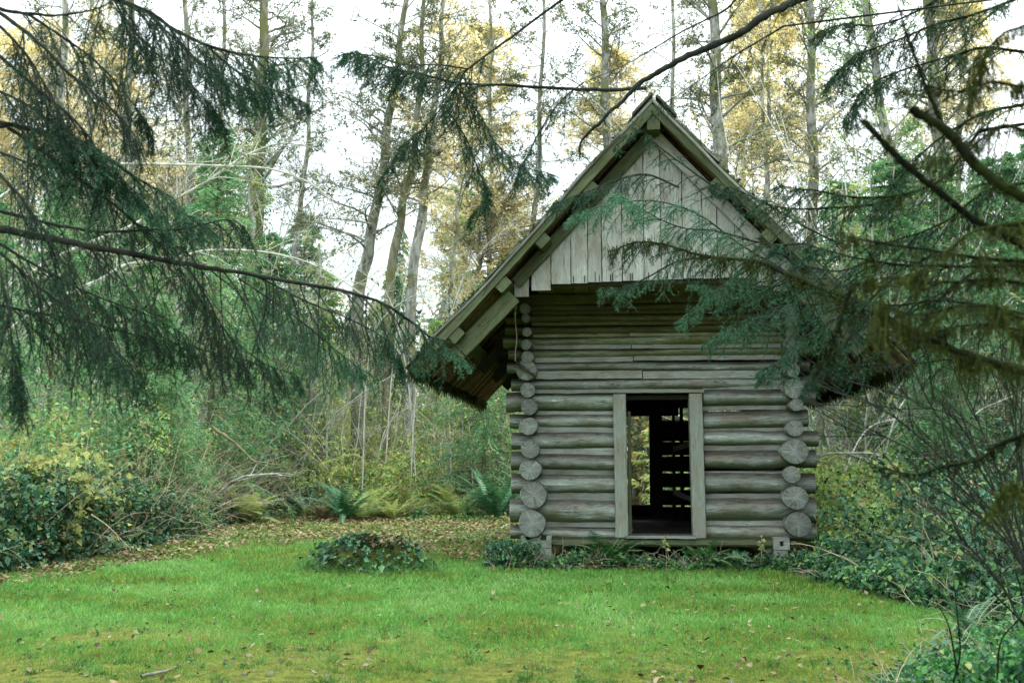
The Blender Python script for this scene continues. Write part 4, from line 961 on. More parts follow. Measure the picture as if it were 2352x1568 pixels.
# left bramble thicket, front band
ED = [gp(-500, 1352), gp(-200, 1340), gp(0, 1320), gp(200, 1284), gp(330, 1262), gp(430, 1236), gp(520, 1205), gp(620, 1192), gp(730, 1190)]
bandA = ED + [p + np.array([-1.0, 3.2, 0]) for p in ED[::-1]]
def Hb(x, y):
    pxx = 1176 + x / y * FX
    hh = np.interp(pxx, [-300, 0, 200, 330, 430, 520, 620, 730], [1.3, 1.25, 1.15, .95, .8, .75, .8, .8])
    return hh * (.55 + .75 * vnoise(x * 1.5 + 9, y * 1.5 + 9, 41)) * (.8 + .4 * vnoise(x * 5, y * 5 + 9, 42))
def edge_dist(x, y, E):
    E = np.array([e[:2] for e in E]); return y - np.interp(x, E[:, 0], E[:, 1])
HbE = lambda x, y: Hb(x, y) * np.clip(.25 + edge_dist(x, y, ED) * 1.3, .25, 1)
thicket('bramble_thicket', 'dark green bramble thicket along the left edge of the lawn', bandA, 60000, HbE, [F_BRAM, F_YEL, F_LITTER], .10, .8, lambda x, y, z, h: rng.choice(3, len(x), p=[.86, .08, .06]), 260, B_TAN, front=.4)
# yellow shrub
ys = empty('salmonberry_shrub', tuple(gp(40, 1290))); T(ys, 'tall shrub with yellowing maple-like leaves at the far left', 'shrub')
gs = G(); N = 60; bs = np.stack([rng.uniform(-1.0, .45, N), rng.uniform(-.2, 1.0, N), 0 * np.ones(N)], -1)
C = curves(bs, rdir(N, 3.2), rng.uniform(1.1, 2.0, N), 9, .3, .07); tubes(gs, C, .012, .004, 5); S2, T2, _, _ = sample(C, 6, .3, 1); C2 = curves(S2, T2 * .5 + rdir(len(S2), .2), .15 + .4 * rng.random(len(S2)), 5, .5, .1); tubes(gs, C2, .005, .002, 3)
gs.build('stems', B_TAN, ys); gl = G(); S, Tn, _, _ = sample(C2, 16, .1, 1); S = S + .05 * rng.standard_normal(S.shape); leaves(gl, S, rdir(len(S), -.3) + [0, -.5, 0], .095 * rng.uniform(.6, 1.3, len(S)), 0, .95); gl.build('leaves', F_YEL, ys)
# mid-height brush behind on the left: tan stalks and green
ED2 = [gp(-500, 1300), gp(0, 1290), gp(200, 1262), gp(330, 1245), gp(430, 1222), gp(520, 1200), gp(640, 1188), gp(760, 1190), gp(900, 1194), gp(1060, 1186), gp(1190, 1183)]
bandB = ED2 + [np.array([2, 48., 0]), np.array([-24, 48., 0])]
def HB(x, y):
    pxx = 1176 + x / y * FX
    a = np.interp(pxx, [-300, 0, 300, 450, 560, 700, 900, 1180, 1300], [2.2, 2.0, 2.3, 2.5, 2.4, 2.1, 2.1, 2.6, 2.4])
    return a * (.45 + .85 * vnoise(x * .9 + 19, y * .9 + 19, 43)) * (.75 + .5 * vnoise(x * 4, y * 4 + 9, 44)) * np.clip(.22 + edge_dist(x, y, ED2) * .42, .22, 1) * np.clip(1 + (y - 34) * .04, 1, 1.7)
def pickB(x, y, z, h):
    n = vnoise(x * .7 + 50, y * .7 + 50, 45); px = 1176 + x / y * FX; r = rng.random(len(x))
    base = np.where(n > .55, 1, 0); base = np.where((px > 650) & (r < .6), 2, base); base = np.where((r > .80), 3, base); base = np.where((n < .3) & (r < .4), 0, base); return base
thicket('forest_undergrowth', 'mixed green and golden undergrowth between the ferns and the trees on the left', bandB, 260000, HB, [F_CON, F_CONPALE, F_LIME, F_TAN], .11, .55, pickB, 5200, B_TAN, dens=nocab, stemh=1.25)
# thin upright brush, brown, below the dark hemlock
g = G(); N = 1500; px = rng.uniform(300, 760, N); Yd = np.interp(px, [300, 330, 430, 520, 640, 760], [20, 20.5, 23.5, 29, 33, 33]) + rng.uniform(.8, 8, N); x = (px - 1176) / FX * Yd
S = np.stack([x, Yd, 0 * x], -1); C = curves(S, rdir(N, 1.5), rng.uniform(.8, 2.6, N) * np.interp(px, [330, 450, 640, 760], [.9, 1.2, 1.0, .5]), 8, .35, .1); tubes(g, C, .008, .003, 3, 0, rng.random(N))
S2, T2, _, _ = sample(C, 6, .2, 1); leaves(g, S2, rdir(len(S2), -.4), .07, 1, .4)
T(g.build('dry_brush', [B_TAN, F_TAN]), 'tangle of dry brown stalks under the dark hemlock boughs', 'brush', None, 'stuff')
# lace of pale leafless stems standing behind the undergrowth
g = G(); N = 2700; px = np.concatenate([rng.uniform(-40, 1190, 2000), rng.uniform(1860, 2450, 700)]); Yd = rng.uniform(35, 48, N); Yd[2000:] = rng.uniform(26, 44, 700); x = (px - 1176) / FX * Yd
hh = np.where((px < 620) | (px > 1880), 2.0, 1.0) * rng.uniform(1.5, 7.0, N) * (.5 + .8 * vnoise(px * .02, Yd * 0, 71)); S = np.stack([x, Yd, 0 * x], -1); C = curves(S, rdir(N, 2.6), hh, 10, .35, .09); tubes(g, C, .010 + .002 * hh, .005, 4, 0, rng.random(N))
S2, T2, u, k = sample(C, 6, .2, 1); C2 = curves(S2, T2 * .7 + rdir(len(S2), .15), rng.uniform(.2, .9, len(S2)) * (.4 + hh[k] * .15), 6, .4, .13); tubes(g, C2, .007, .004, 3, rng.integers(0, 2), rng.random(len(S2)))
S3, T3, _, _ = sample(C2, 3, .3, 1); leaves(g, S3, rdir(len(S3), -.3), .12, 2, .5)
T(g.build('forest_stems', [B_LICHEN, B_TAN, F_LIME]), 'lace of pale leafless stems and twigs behind the undergrowth', 'stems', None, 'stuff')
# right side thicket
ER = [gp(1850, 1300), gp(1900, 1330), gp(2000, 1358), gp(2150, 1394), gp(2250, 1420), gp(2352, 1445), gp(2600, 1495)]
bandR = ER + [np.array([22, 15., 0]), np.array([26, 44., 0]), np.array([5.0, 44., 0]), np.array([5.0, 20., 0]), O + UD * 2.5 + VD * .5]
ERa = np.array([e[:2] for e in ER])
def HR(x, y):
    d = y - np.interp(x, ERa[:, 0], ERa[:, 1], left=ERa[0, 1]); px = 1176 + x / y * FX
    a = np.interp(px, [1840, 1900, 2000, 2150, 2350, 2600], [.8, 1.0, 1.15, 1.25, 1.35, 1.5]) * np.clip(1 + (y - 18) * .05, 1, 1.9)
    return a * (.5 + .8 * vnoise(x * 1.2 + 3, y * 1.2 + 3, 51)) * (.75 + .5 * vnoise(x * 4.4, y * 4.4, 52)) * np.clip(.42 + d * .6, .4, 1.15)
def pickR(x, y, z, h):
    px = 1176 + x / y * FX; r = rng.random(len(x)); far = (y > 17.0) & (px < 2060) & (y < 32)
    b = np.where(r < .84, 0, np.where(r < .93, 3, 1)); b = np.where(far & (r < .85), np.where(r < .5, 2, 1), b); b = np.where((y > 26) & (r < .5), 1, b); return b
thicket('right_bramble_thicket', 'dark leafy bramble thicket filling the right side beyond the cabin corner', bandR, 170000, HR, [F_BRAM, F_CONPALE, F_LIME, F_LITTER], .085, .8, pickR, 1100, B_TAN, dens=nocab)
# low leafy plants at the cabin foot
ft = [O + UD * u + VD * v for u, v in ((-2.45, -.25), (2.6, -.25), (2.7, -.95), (1.2, -.80), (.2, -.75), (-1.0, -.85), (-2.4, -.8))]
Hf = lambda x, y: .20 * (.15 + 1.1 * vnoise(x * 2.1 + 2, y * 2 + 2, 61)) * (.6 + .8 * vnoise(x * 7, y * 7, 62))
thicket('foot_plants', 'low ivy and small leafy plants along the foot of the cabin front', ft, 7500, Hf, [F_BRAM, F_LOW, F_TAN], .055, .8, lambda x, y, z, h: rng.choice(3, len(x), p=[.6, .32, .08]), 160, B_TAN, jitter=.02)
iv = [O + UD * u + VD * v for u, v in ((-2.5, -.1), (-1.75, -.3), (-1.8, -.75), (-2.5, -.7))]
thicket('pier_ivy', 'ivy mound climbing the left corner pier', iv, 1500, lambda x, y: .34 + 0 * x, [F_BRAM], .055, .85, None, 20, jitter=.03)
bandC = [gp(620, 1192), gp(760, 1193), gp(900, 1196), gp(1060, 1190), gp(1190, 1186), gp(1190, 1172), gp(1060, 1174), gp(900, 1176), gp(760, 1176), gp(600, 1178)]
def HC(x, y):
    px = 1176 + x / y * FX; return np.interp(px, [600, 700, 850, 1000, 1190], [.9, 1.3, 1.3, 1.5, 2.0]) * (.35 + .9 * vnoise(x * 1.3 + 4, y * 1.0, 81)) * np.clip(.25 + edge_dist(x, y, ED2) * .45, .25, 1.1)
def pickC(x, y, z, h):
    n = vnoise(x * .9 + 33, y * .9, 82); r = rng.random(len(x)); return np.where(r < .42, 0, np.where(n > .55, 1, np.where(r < .75, 2, 3)))
thicket('bracken_brush', 'sunny yellow-green bracken and low brush behind the leaf litter', bandC, 80000, HC, [F_LIME, F_CONPALE, F_YEL, F_TAN], .085, .5, pickC, 500, B_TAN, dens=nocab)
bandE = [gp(1868, 1235), gp(2110, 1235), gp(2110, 1165), gp(1868, 1165)]
thicket('far_right_brush', 'pale yellow-green brush receding behind the right corner', bandE, 26000, lambda x, y: (1.3 + .05 * (y - 22)) * (.5 + .8 * vnoise(x * 1.1 + 4, y * .8, 84)), [F_LIME, F_CONPALE, F_YEL], .085, .55, lambda x, y, z, h: rng.choice(3, len(x), p=[.45, .35, .2]), 200, B_TAN, dens=nocab)
bandD = [gp(1868, 1300), gp(1990, 1330), gp(2080, 1290), gp(2080, 1200), gp(1868, 1200)]
thicket('right_low_brush', 'yellow-green brush lit beside the right cabin corner', bandD, 22000, lambda x, y: (.45 + .055 * (y - 15) * 2.2) * (.5 + .8 * vnoise(x * 1.4 + 4, y * 1.1, 83)), [F_LIME, F_CONPALE, F_BRAM], .075, .6, lambda x, y, z, h: rng.choice(3, len(x), p=[.4, .35, .25]), 260, B_TAN, dens=nocab)
# soft green ground plants behind, left of the cabin
gpz = [gp(930, 1198), gp(1190, 1200), gp(1195, 1176), gp(900, 1184)]
thicket('clover_patch', 'fresh green low plants between leaf litter and ferns', gpz, 5000, lambda x, y: .12 + 0 * x, [F_LOW, F_LIME], .07, .9, lambda x, y, z, h: rng.choice(2, len(x)), 0, jitter=.03)
bandF = [gp(1880, 1338), gp(2000, 1372), gp(2150, 1408), gp(2250, 1436), gp(2352, 1462), gp(2560, 1500), gp(2560, 1400), gp(2352, 1385), gp(2150, 1345), gp(1990, 1318), gp(1880, 1310)]
thicket('edge_brambles', 'low dark green brambles trailing onto the lawn in front of the right thicket', bandF, 26000, lambda x, y: .42 * (.35 + 1.0 * vnoise(x * 1.8 + 2, y * 1.8, 85)), [F_BRAM, F_LOW, F_CONPALE], .07, .8, lambda x, y, z, h: rng.choice(3, len(x), p=[.66, .24, .10]), 150, B_TAN, jitter=.03)
# nearest plants at lower right
fr = [gp(2010, 1640), gp(2060, 1567), gp(2110, 1525), gp(2180, 1488), gp(2260, 1458), gp(2352, 1448), gp(2600, 1470), gp(2700, 1700), gp(2000, 1700)]
def HF(x, y):
    return np.clip((x - (2.3 + (y - 7.5) * .62)) * .32, .03, .36) * (.5 + .9 * vnoise(x * 3.2, y * 3.2, 63))
thicket('corner_plants', 'leafy green plants and nettles crowding the lower right corner', fr, 30000, HF, [F_LOW, F_BRAM, F_YEL], .055, .7, lambda x, y, z, h: rng.choice(3, len(x), p=[.55, .40, .05]), 260, B_TAN, jitter=.02)

# ---- ferns
def fern(p, n, L, mat, label, name='sword_fern', dead=0, spread=1.0, a0=0, a1=6.28, pinn=30, cat='fern', pw=.085):
    root = empty(name, tuple(p)); T(root, label, cat, 'ferns at the edge of the clearing')
    for mt, k, nm in ((mat, n, 'fronds'), (F_BROWNFERN, dead, 'dead_fronds')):
        if not k: continue
        g = G(); a = rng.uniform(a0, a1, k); up = rng.uniform(.7, 2.6, k) if nm == 'fronds' else rng.uniform(.1, .6, k)
        D = np.stack([np.cos(a) * spread, np.sin(a) * spread, up], -1); C = curves(np.tile([0, 0, .03], (k, 1)) + .05 * rng.standard_normal((k, 3)) * [1, 1, 0], D, L * rng.uniform(.65, 1.1, k), 10, 1.35, .04)
        C[:, :, 2] = np.maximum(C[:, :, 2], .02); tubes(g, C, .005, .0015, 4, 1)
        t = (np.arange(pinn) + 1.5) / (pinn + 1.5)
        for sgn in (-1, 1):
            s = t * 9 * .9999; i = s.astype(int); f = (s - i)[None, :, None]; Pp = C[:, i] * (1 - f) + C[:, i + 1] * f; Tn = nrm(C[:, i + 1] - C[:, i])
            sd = nrm(np.cross(Tn, [0, 0, 1.])) * sgn; ln = pw * L * np.sin(np.pi * np.clip(t * .92 + .1, 0, 1)) ** .7 * (1 - .35 * t)
            d = nrm(sd + Tn * .35 + [0, 0, -.12] + .08 * rng.standard_normal(Pp.shape)); w_ = L / pinn * .42
            A_ = Pp - Tn * w_ * .9; B_ = Pp + Tn * w_ * .9; tip = Pp + d * ln[None, :, None]; V = np.stack([A_, B_, tip + Tn * w_ * .25, tip - Tn * w_ * .25], 2).reshape(-1, 3)
            g.add(V, np.arange(len(V)).reshape(-1, 4), 0, rng.random(len(V) // 4))
        g.build(nm, [mt, B_TAN], root)
    return root
fern(gp(790, 1198), 34, 1.75, F_FERN, 'sword fern with brown dead fronds left of the mossy stump', dead=24)
fern(gp(1140, 1196), 46, 2.1, F_FERN, 'large dark green sword fern beside the cabin corner', dead=10)
fern(gp(905, 1196), 16, 1.2, F_LIME, 'small pale fern among dry stalks right of the sword fern', dead=8)
fern(gp(700, 1192), 20, 1.5, F_BRAM, 'dark low fern at the left end of the fern row', dead=4)
fern(gp(965, 1195), 12, .9, F_FERN, 'smallest green fern behind the stump', dead=2)
fern(gp(1050, 1190), 20, 1.6, F_LIME, 'tall yellow-green bracken behind the large sword fern', 'bracken', pw=.16, dead=3)
fern(gp(835, 1195), 16, 1.6, F_LIME, 'arching yellow-green bracken above the brown fern', 'bracken', pw=.16, dead=3)
fern(gp(945, 1191), 16, 1.3, F_YEL, 'golden bracken at the centre of the undergrowth', 'bracken', pw=.16)
fern(gp(560, 1202), 18, 1.6, F_LIME, 'pale bracken under the bent dead branch', 'bracken', pw=.16)
fern(gp(2010, 1225), 26, 1.6, F_FERN, 'dark sword fern in the right thicket', dead=2)
fern(gp(1935, 1215), 22, 1.7, F_LIME, 'sunlit bracken just beyond the right cabin corner', 'bracken', pw=.16)
fern(gp(1880, 1270), 18, .9, F_LIME, 'bright bracken at the foot of the right corner logs', 'bracken', pw=.16)
fern(gp(745, 1197), 16, 1.1, F_BROWNFERN, 'collapsed brown fern beside the blue-green sword fern', pw=.12)
fern(gp(2230, 1468), 14, .6, F_FERN, 'near sword fern by the lower right stems', dead=1)
fern(gp(1400, 1303), 26, .80, F_LOW, 'light green fern in front of the doorway', pw=.26)
fern(gp(1450, 1298), 18, .66, F_LOW, 'green fern just right of the doorstep fern', pw=.2)
fern(gp(1625, 1306), 24, .66, F_LOW, 'lacy fern below the right half of the front wall', pw=.2)
fern(gp(1355, 1308), 8, .38, F_BROWNFERN, 'browning fern at the left of the doorstep ferns', pw=.2)
fern(gp(1330, 1300), 14, .42, F_FERN, 'dark fern between the left pier and the doorstep', pw=.24)
fern(gp(1700, 1306), 14, .40, F_FERN, 'small dark fern left of the right pier', pw=.24)
fern(gp(2060, 1372), 8, .5, F_BROWNFERN, 'dead brown fern at the edge of the right thicket', pw=.2)
def sprig(p, h, label, mat=F_LIME, n=10, sz=.08):
    root = empty('seedling', tuple(p)); T(root, label, 'seedling', 'seedlings along the cabin foot'); g = G(); C = curves([[0, 0, 0]], [[.05, 0, 1]], h, 6, 0, .08); tubes(g, C, .005, .002, 4); g.build('stem', B_TAN, root)
    g = G(); S, Tn, _, _ = sample(C, n, .55, 1); leaves(g, S, rdir(n, .1), sz * rng.uniform(.7, 1.2, n), 0, .8); g.build('leaves', mat, root)
sprig(gp(1530, 1310), .5, 'lime green seedling below the right door jamb'); sprig(gp(1745, 1306), .46, 'lime green seedling beside the right pier'); sprig(gp(1572, 1306), .34, 'short seedling between the two taller ones', F_LOW)
# maple sapling with pale compound leaves
def sapling(px, Yd, h, label, mat, n=10, w=1.0):
    p = at(px, 1075, Yd); root = empty('sapling', (p[0], p[1], 0)); T(root, label, 'sapling', 'leafy saplings behind the ferns'); g = G(); k = 5
    C = curves(np.tile([0, 0, 0.], (k, 1)), rdir(k, 2.4), h * rng.uniform(.7, 1.05, k), 9, .2, .07); tubes(g, C, .013, .005, 5)
    S, Tn, u, _ = sample(C, n, .35, 1); C2 = curves(S, Tn * .5 + rdir(len(S), .3), w * rng.uniform(.3, .8, len(S)), 6, .8, .08); tubes(g, C2, .006, .002, 3); g.build('stems', B_TAN, root)
    g = G(); S2, T2, _, _ = sample(C2, 14, .1, 1); leaves(g, S2, side_dirs(T2, .8) + T2 * .5 + [0, 0, -.25], .17 * rng.uniform(.6, 1.2, len(S2)), 0, .5); g.build('leaves', mat, root)
sapling(765, 35.5, 3.4, 'sapling with pale green hanging leaves in the middle of the undergrowth', F_LIME)
sapling(850, 36, 2.8, 'smaller yellow-green sapling right of the pale one', F_LIME)
sapling(1105, 36, 3.2, 'yellow leaved sapling below the left eave', F_YEL)
sapling(1470, 30, 3.0, 'green sapling visible through the back window', F_LIME)
sapling(1965, 24, 2.2, 'yellow sapling by the white stems right of the cabin', F_YEL)

# dead branches
stick([(443, 1165), (490, 1142), (543, 1100), (590, 1092), (630, 1089), (665, 1097)], 27, .04, 'bent lichen-spotted dead branch arching over the left brush', B_ALDER, twigs=14, ground=False)
stick([(210, 1180), (245, 1205), (285, 1245), (300, 1262)], 16.8, .009, 'grey stick leaning in the left bramble', B_TAN, twigs=5, ground=False)
stick([(490, 982), (530, 1010), (570, 1045), (590, 1062)], 21, .035, 'mossy green pole slanting down in the left brush', B_MOSSY, twigs=3, ground=False)
stick([(1872, 1056), (1890, 1045), (1930, 1040), (1992, 1042), (2040, 1052)], 20.5, .03, 'white curved branch beside the right cabin corner', B_LICHEN, twigs=8, ground=False)
stick([(1905, 1116), (1950, 1110), (2010, 1118)], 20, .018, 'second thin white branch under the curved one', B_LICHEN, twigs=4, ground=False)
stick([(2100, 1150), (2130, 1175), (2170, 1190), (2220, 1225)], 15, .014, 'pale twig over the right bramble thicket', B_LICHEN, twigs=5, ground=False)
stick([(2190, 1370), (2225, 1340), (2240, 1325)], 12.5, .022, 'tan broken stick at the foot of the right thicket', B_TAN, ground=False)
P = smooth(np.array([O + UD * -.75 + VD * -.05 + [0, 0, .06], O + UD * -.2 + VD * -.12 + [0, 0, .07], O + UD * .15 + VD * -.1 + [0, 0, .05]]), 12)
g = G(); tube(g, P - P[0], .055, 9, rough=.08); T(g.build('fallen_log', B_CONIF, None, loc=tuple(P[0])), 'dark rotting log lying beneath the door sill', 'log')

# ---- mossy stump with ivy
cs_ = gp(838, 1318); cs_ = cs_ + np.array([0, .35, 0]); st = empty('tree_stump', tuple(cs_)); T(st, 'low mossy stump smothered in ivy and long grass on the lawn', 'stump')
g = G(); nu, nv_ = 40, 14; a = np.arange(nu) / nu * 6.28
V = []
for q in range(nv_):
    t = q / (nv_ - 1); rad = (1 - t ** 7 * .98) * (1 + .18 * (1 - t) ** 2); lump = 1 + .10 * np.sin(a * 3 + 1) + .07 * np.sin(a * 7 + t * 5) + .04 * rng.standard_normal(nu)
    V.append(np.stack([.60 * rad * lump * np.cos(a), .44 * rad * lump * np.sin(a), t * .42 * (1 + .14 * np.sin(a * 2 + .6)) - .03 + .015 * rng.standard_normal(nu)], -1))
V = np.concatenate(V); i = np.arange(nv_ - 1)[:, None]; j = np.arange(nu)[None]
g.add(V, np.stack([i * nu + j, i * nu + (j + 1) % nu, (i + 1) * nu + (j + 1) % nu, (i + 1) * nu + j], -1).reshape(-1, 4), 0, .5, True); g.build('wood', bark('rotten_stump_wood', (.015, .012, .008), (.06, .045, .03), (.07, .09, .012), .5, 12), st)
def onstump(n, lo, hi, out=1.0):
    a = rng.random(n) * 6.28; t = rng.uniform(lo, hi, n) ; rad = (1 - t ** 7 * .9) * (1 + .22 * (1 - t) ** 2) * out * np.where(t > .93, rng.random(n) ** .5, 1)
    N_ = np.stack([np.cos(a), np.sin(a), t * 1.2], -1); return np.stack([.60 * rad * np.cos(a), .44 * rad * np.sin(a), t * .43 * (1 + .14 * np.sin(a * 2 + .6))], -1), nrm(N_)
g = G(); P_, N_ = onstump(2600, .5, 1.0, 1.0); needles(g, P_, N_, .03, .012); g.build('moss', F_MOSS, st)
g = G(); P_, N_ = onstump(1100, .02, 1.0, 1.08); P_ = P_ * (1 + .13 * rng.standard_normal((1100, 1)) * [1, 1, .3]); leaves(g, P_, N_ + rdir(1100, -.4) * 1.2, .075 * rng.uniform(.5, 1.6, 1100), 0, .8); P_, N_ = onstump(420, .92, 1.0, 1.0); P_[:, 0] -= .1; leaves(g, P_ + [0, 0, .03], rdir(420, .2), .075, 0, .85); g.build('ivy', F_BRAM, st)
g = G(); P_, N_ = onstump(70, .9, 1.0); P_[:, 0] += .18; leaves(g, P_ + [0, 0, .03], rdir(70), .08, 0, .8); g.build('dead_leaves', F_LITTER, st)
g = G(); n = 1700; a = rng.random(n) * 6.28; S = np.stack([.74 * np.cos(a) * rng.uniform(.85, 1.35, n), .60 * np.sin(a) * rng.uniform(.85, 1.3, n), 0 * a], -1); C = curves(S, rdir(n, 2.0), rng.uniform(.1, .32, n), 6, 1.4, .08); tubes(g, C, .0045, .001, 3, 0, rng.random(n)); g.build('grass_tufts', F_GRASS, st)
# ================================================================ NEAR FIR BOUGHS
BD = 1.55
def bough(parent, name, pts, Yd, r, n1, l1, ext=None, grav=1.6, n2=7, l2=.34, nd=260, nl=.019, nw=.0036, mats=None, t0=.05, t1=1.0, fwd=.6, sidew=.8, down=.35, bare=0.0, label=None, moss=0, mossl=.2, stub=False, wobk=.1):
    P = path(pts, Yd, len(pts) * 8)
    if ext is not None:
        E = np.array(ext, float); k = smooth(np.array([E, (E + P[0]) / 2 + [0, 0, .05], P[0]]), 12)[:-1]; nP = len(k); P = np.vstack([k, P])
    else: nP = 0
    off = np.array(parent.location); P = P - off; n = len(P)
    P[nP:] += np.cumsum(rng.standard_normal((n - nP, 3)), 0) * r * (.03 if stub else .10)
    g = G(); rad = np.linspace(r, r * (.75 if stub else .18), n); tube(g, P, rad, 8, 0, rough=.13)
    M_ = P[nP:]; Lm = np.linalg.norm(np.diff(M_, axis=0), axis=1).sum(); N1 = max(1, int(n1 * Lm * BD))
    if n1:
        S, Tn, t, _ = sample(M_[None], N1, t0, t1, .9); sd = side_dirs(Tn, sidew)
        D = nrm(Tn * fwd + sd * .8 + np.array([0, 0, -down])); L = l1 * rng.uniform(.35, 1.15, len(S)) * (1.05 - .62 * np.clip((t - .45) * 2, 0, 1))
        C1 = curves(S, D, L, 9, grav * rng.uniform(.35, 1.0, len(S)), wobk); tubes(g, C1, r * .0 + .0028 + .002 * L, .0011, 4, 0)
        S2, T2, u2, k2 = sample(C1, n2, .12, 1.0); L2 = L[k2] * l2 * rng.uniform(.5, 1.3, len(S2)) * (1.1 - .6 * u2) + .02
        C2 = curves(S2, T2 * .8 + side_dirs(T2, .7) * .9, L2, 6, grav * .6, .1); tubes(g, C2, .0016, .0008, 3, 0)
        if nd:
            for Cx, Lx in ((C1, L.mean()), (C2, L2.mean())):
                kk = rng.random(len(Cx)) >= bare; Cs = Cx[kk]
                if len(Cs) == 0: continue
                m_ = max(3, int(nd * Lx)); Sx, Tx, _, _ = sample(Cs, m_, .03, 1.0); needles(g, Sx, Tx, nl, nw, 1, None, .75, .45)
            if not stub: Sx, Tx, _, _ = sample(M_[None][:, -len(M_) // 3:], int(nd * Lm / 3), 0, 1); needles(g, Sx, Tx, nl, nw, 1, None, .75, .3)
    o = g.build(name, mats or [B_TWIG, F_HEM], parent)
    if label: o['label'] = label
    if moss:
        nc = max(2, int(7 * Lm)) if mossl > .05 else 0
        gm = G(); S, Tn, t, _ = sample(M_[None], int(moss * Lm), .0, 1.0, .9)
        Lm_ = (.02 + .10 * mossl * rng.random(len(S))) if nc else mossl * rng.random(len(S)) + .008
        if nc:
            K, _, _, _ = sample(M_[None], nc, .0, 1.0, .9); kk = rng.integers(0, nc, int(moss * Lm)); Lk = mossl * rng.uniform(.25, 1.2, nc)
            S = np.vstack([S, K[kk] + rng.normal(0, .011, (len(kk), 3))]); Lm_ = np.concatenate([Lm_, Lk[kk] * rng.uniform(.4, 1, len(kk))])
        S = S + rng.normal(0, 1, S.shape) * (r * .7)
        C = curves(S, np.tile([0, 0, -1.], (len(S), 1)) + (.28 if nc else 1.2) * rng.standard_normal((len(S), 3)), Lm_, 6, .8, .10)
        tubes(gm, C, .0022, .0008, 3, 0, rng.random(len(C))); Sx, Tx, _, _ = sample(C, 12, 0, 1); needles(gm, Sx, Tx, .011, .003, 0, None, .5, .3)
        gm.build('hanging_moss', F_MOSS if mossl > .05 else F_DKMOSS, o)
    return o
DK = [B_TWIG, F_HEM]; LT = [B_TWIG, F_HEMLIT]
# ---------- left fir: trunk stands outside the left edge
tx, ty = -4.6, 5.6
fir = empty('fir_tree', (tx, ty, 0)); T(fir, 'dark fir whose long drooping boughs hang in from the left edge', 'tree')
g = G(); tube(g, smooth(np.array([[0, 0, -.1], [.05, 0, 4], [0, .1, 10.]]), 16), np.linspace(.22, .10, 16), 12, rough=.05); g.build('trunk', B_CONIF, fir)
X0 = lambda z: (tx, ty, z)
bough(fir, 'bough', [(0, 525), (160, 555), (300, 580), (430, 610), (550, 635), (725, 665), (850, 695), (925, 735), (985, 778), (1040, 800), (1085, 850)], (4.6, 6.4), .017, 13, .56, X0(2.4), grav=2.2, down=.7, bare=.32, nd=230, t1=.84, label='longest bough, sweeping across to the left eave')
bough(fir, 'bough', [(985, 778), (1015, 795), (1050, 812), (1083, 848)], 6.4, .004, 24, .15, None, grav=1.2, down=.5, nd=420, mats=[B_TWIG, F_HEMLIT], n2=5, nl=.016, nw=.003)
bough(fir, 'bough', [(948, 835), (965, 805), (985, 785)], 6.4, .003, 22, .12, None, grav=1.8, down=.8, nd=420, n2=5, nw=.003)
bough(fir, 'bough', [(0, 20), (75, 35), (150, 37), (225, 20), (265, -5)], 5.0, .011, 12, .35, X0(4.0), bare=.5, nd=180, grav=1.8)
bough(fir, 'bough', [(200, -60), (265, 0), (350, 40), (400, 75), (500, 120), (575, 135), (640, 140), (720, 138)], (4.4, 5.4), .014, 26, .48, X0(4.4), nd=300, n2=8, grav=2.2, down=.6, label='upper bough with the densest dark sprays')
bough(fir, 'bough', [(0, 30), (90, 100), (155, 170), (225, 225), (280, 290), (320, 340)], 4.8, .011, 17, .45, X0(3.8), bare=.25, nd=220, grav=2.2)
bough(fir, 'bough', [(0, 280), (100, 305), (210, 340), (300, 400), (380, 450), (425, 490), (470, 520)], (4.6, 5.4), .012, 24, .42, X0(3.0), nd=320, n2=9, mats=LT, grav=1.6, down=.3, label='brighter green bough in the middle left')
bough(fir, 'bough', [(0, 130), (80, 200), (160, 270), (210, 330), (240, 390)], 4.9, .010, 22, .42, X0(3.4), nd=260, bare=.1, grav=2.0)
bough(fir, 'bough', [(15, 290), (100, 350), (200, 425), (280, 490), (350, 550), (420, 640), (470, 720)], (4.7, 5.6), .010, 18, .42, X0(3.0), bare=.35, nd=220, grav=2.0)
bough(fir, 'bough', [(0, 485), (125, 515), (225, 530), (350, 525), (425, 520), (520, 500), (560, 520)], 5.2, .010, 18, .42, X0(2.5), bare=.3, nd=230, grav=2.2)
bough(fir, 'bough', [(0, 400), (60, 470), (120, 560), (170, 660), (240, 780), (280, 850)], 4.6, .008, 20, .42, X0(2.6), bare=.3, nd=230, grav=2.0)
bough(fir, 'bough', [(0, 580), (80, 650), (170, 720), (250, 790), (330, 860)], 5.0, .009, 24, .50, X0(2.1), bare=.25, nd=240, grav=2.4)
bough(fir, 'bough', [(0, 700), (70, 715), (200, 740), (330, 775), (450, 800), (560, 830)], (5.0, 5.6), .008, 24, .42, X0(1.9), bare=.2, nd=260, grav=2.2)
bough(fir, 'bough', [(0, 620), (20, 720), (30, 820), (45, 900)], 4.4, .007, 30, .34, X0(2.3), bare=.1, nd=320, grav=2.4, down=.9)
bough(fir, 'bough', [(550, 640), (640, 700), (720, 760), (780, 810), (830, 850)], 5.9, .006, 26, .36, None, nd=320, mats=LT, grav=2.0, down=.6)
bough(fir, 'bough', [(430, 610), (480, 690), (520, 760), (600, 830), (680, 860)], 5.6, .006, 26, .36, None, nd=280, grav=2.2, down=.6)
bough(fir, 'bough', [(600, 640), (700, 690), (820, 740), (900, 790), (930, 850)], 6.1, .006, 24, .32, None, nd=280, grav=2.4, down=.8)
bough(fir, 'bough', [(0, 350), (90, 380), (200, 400), (300, 440), (380, 510)], 6.2, .010, 26, .45, X0(3.1), nd=300, grav=1.8, bare=.05)
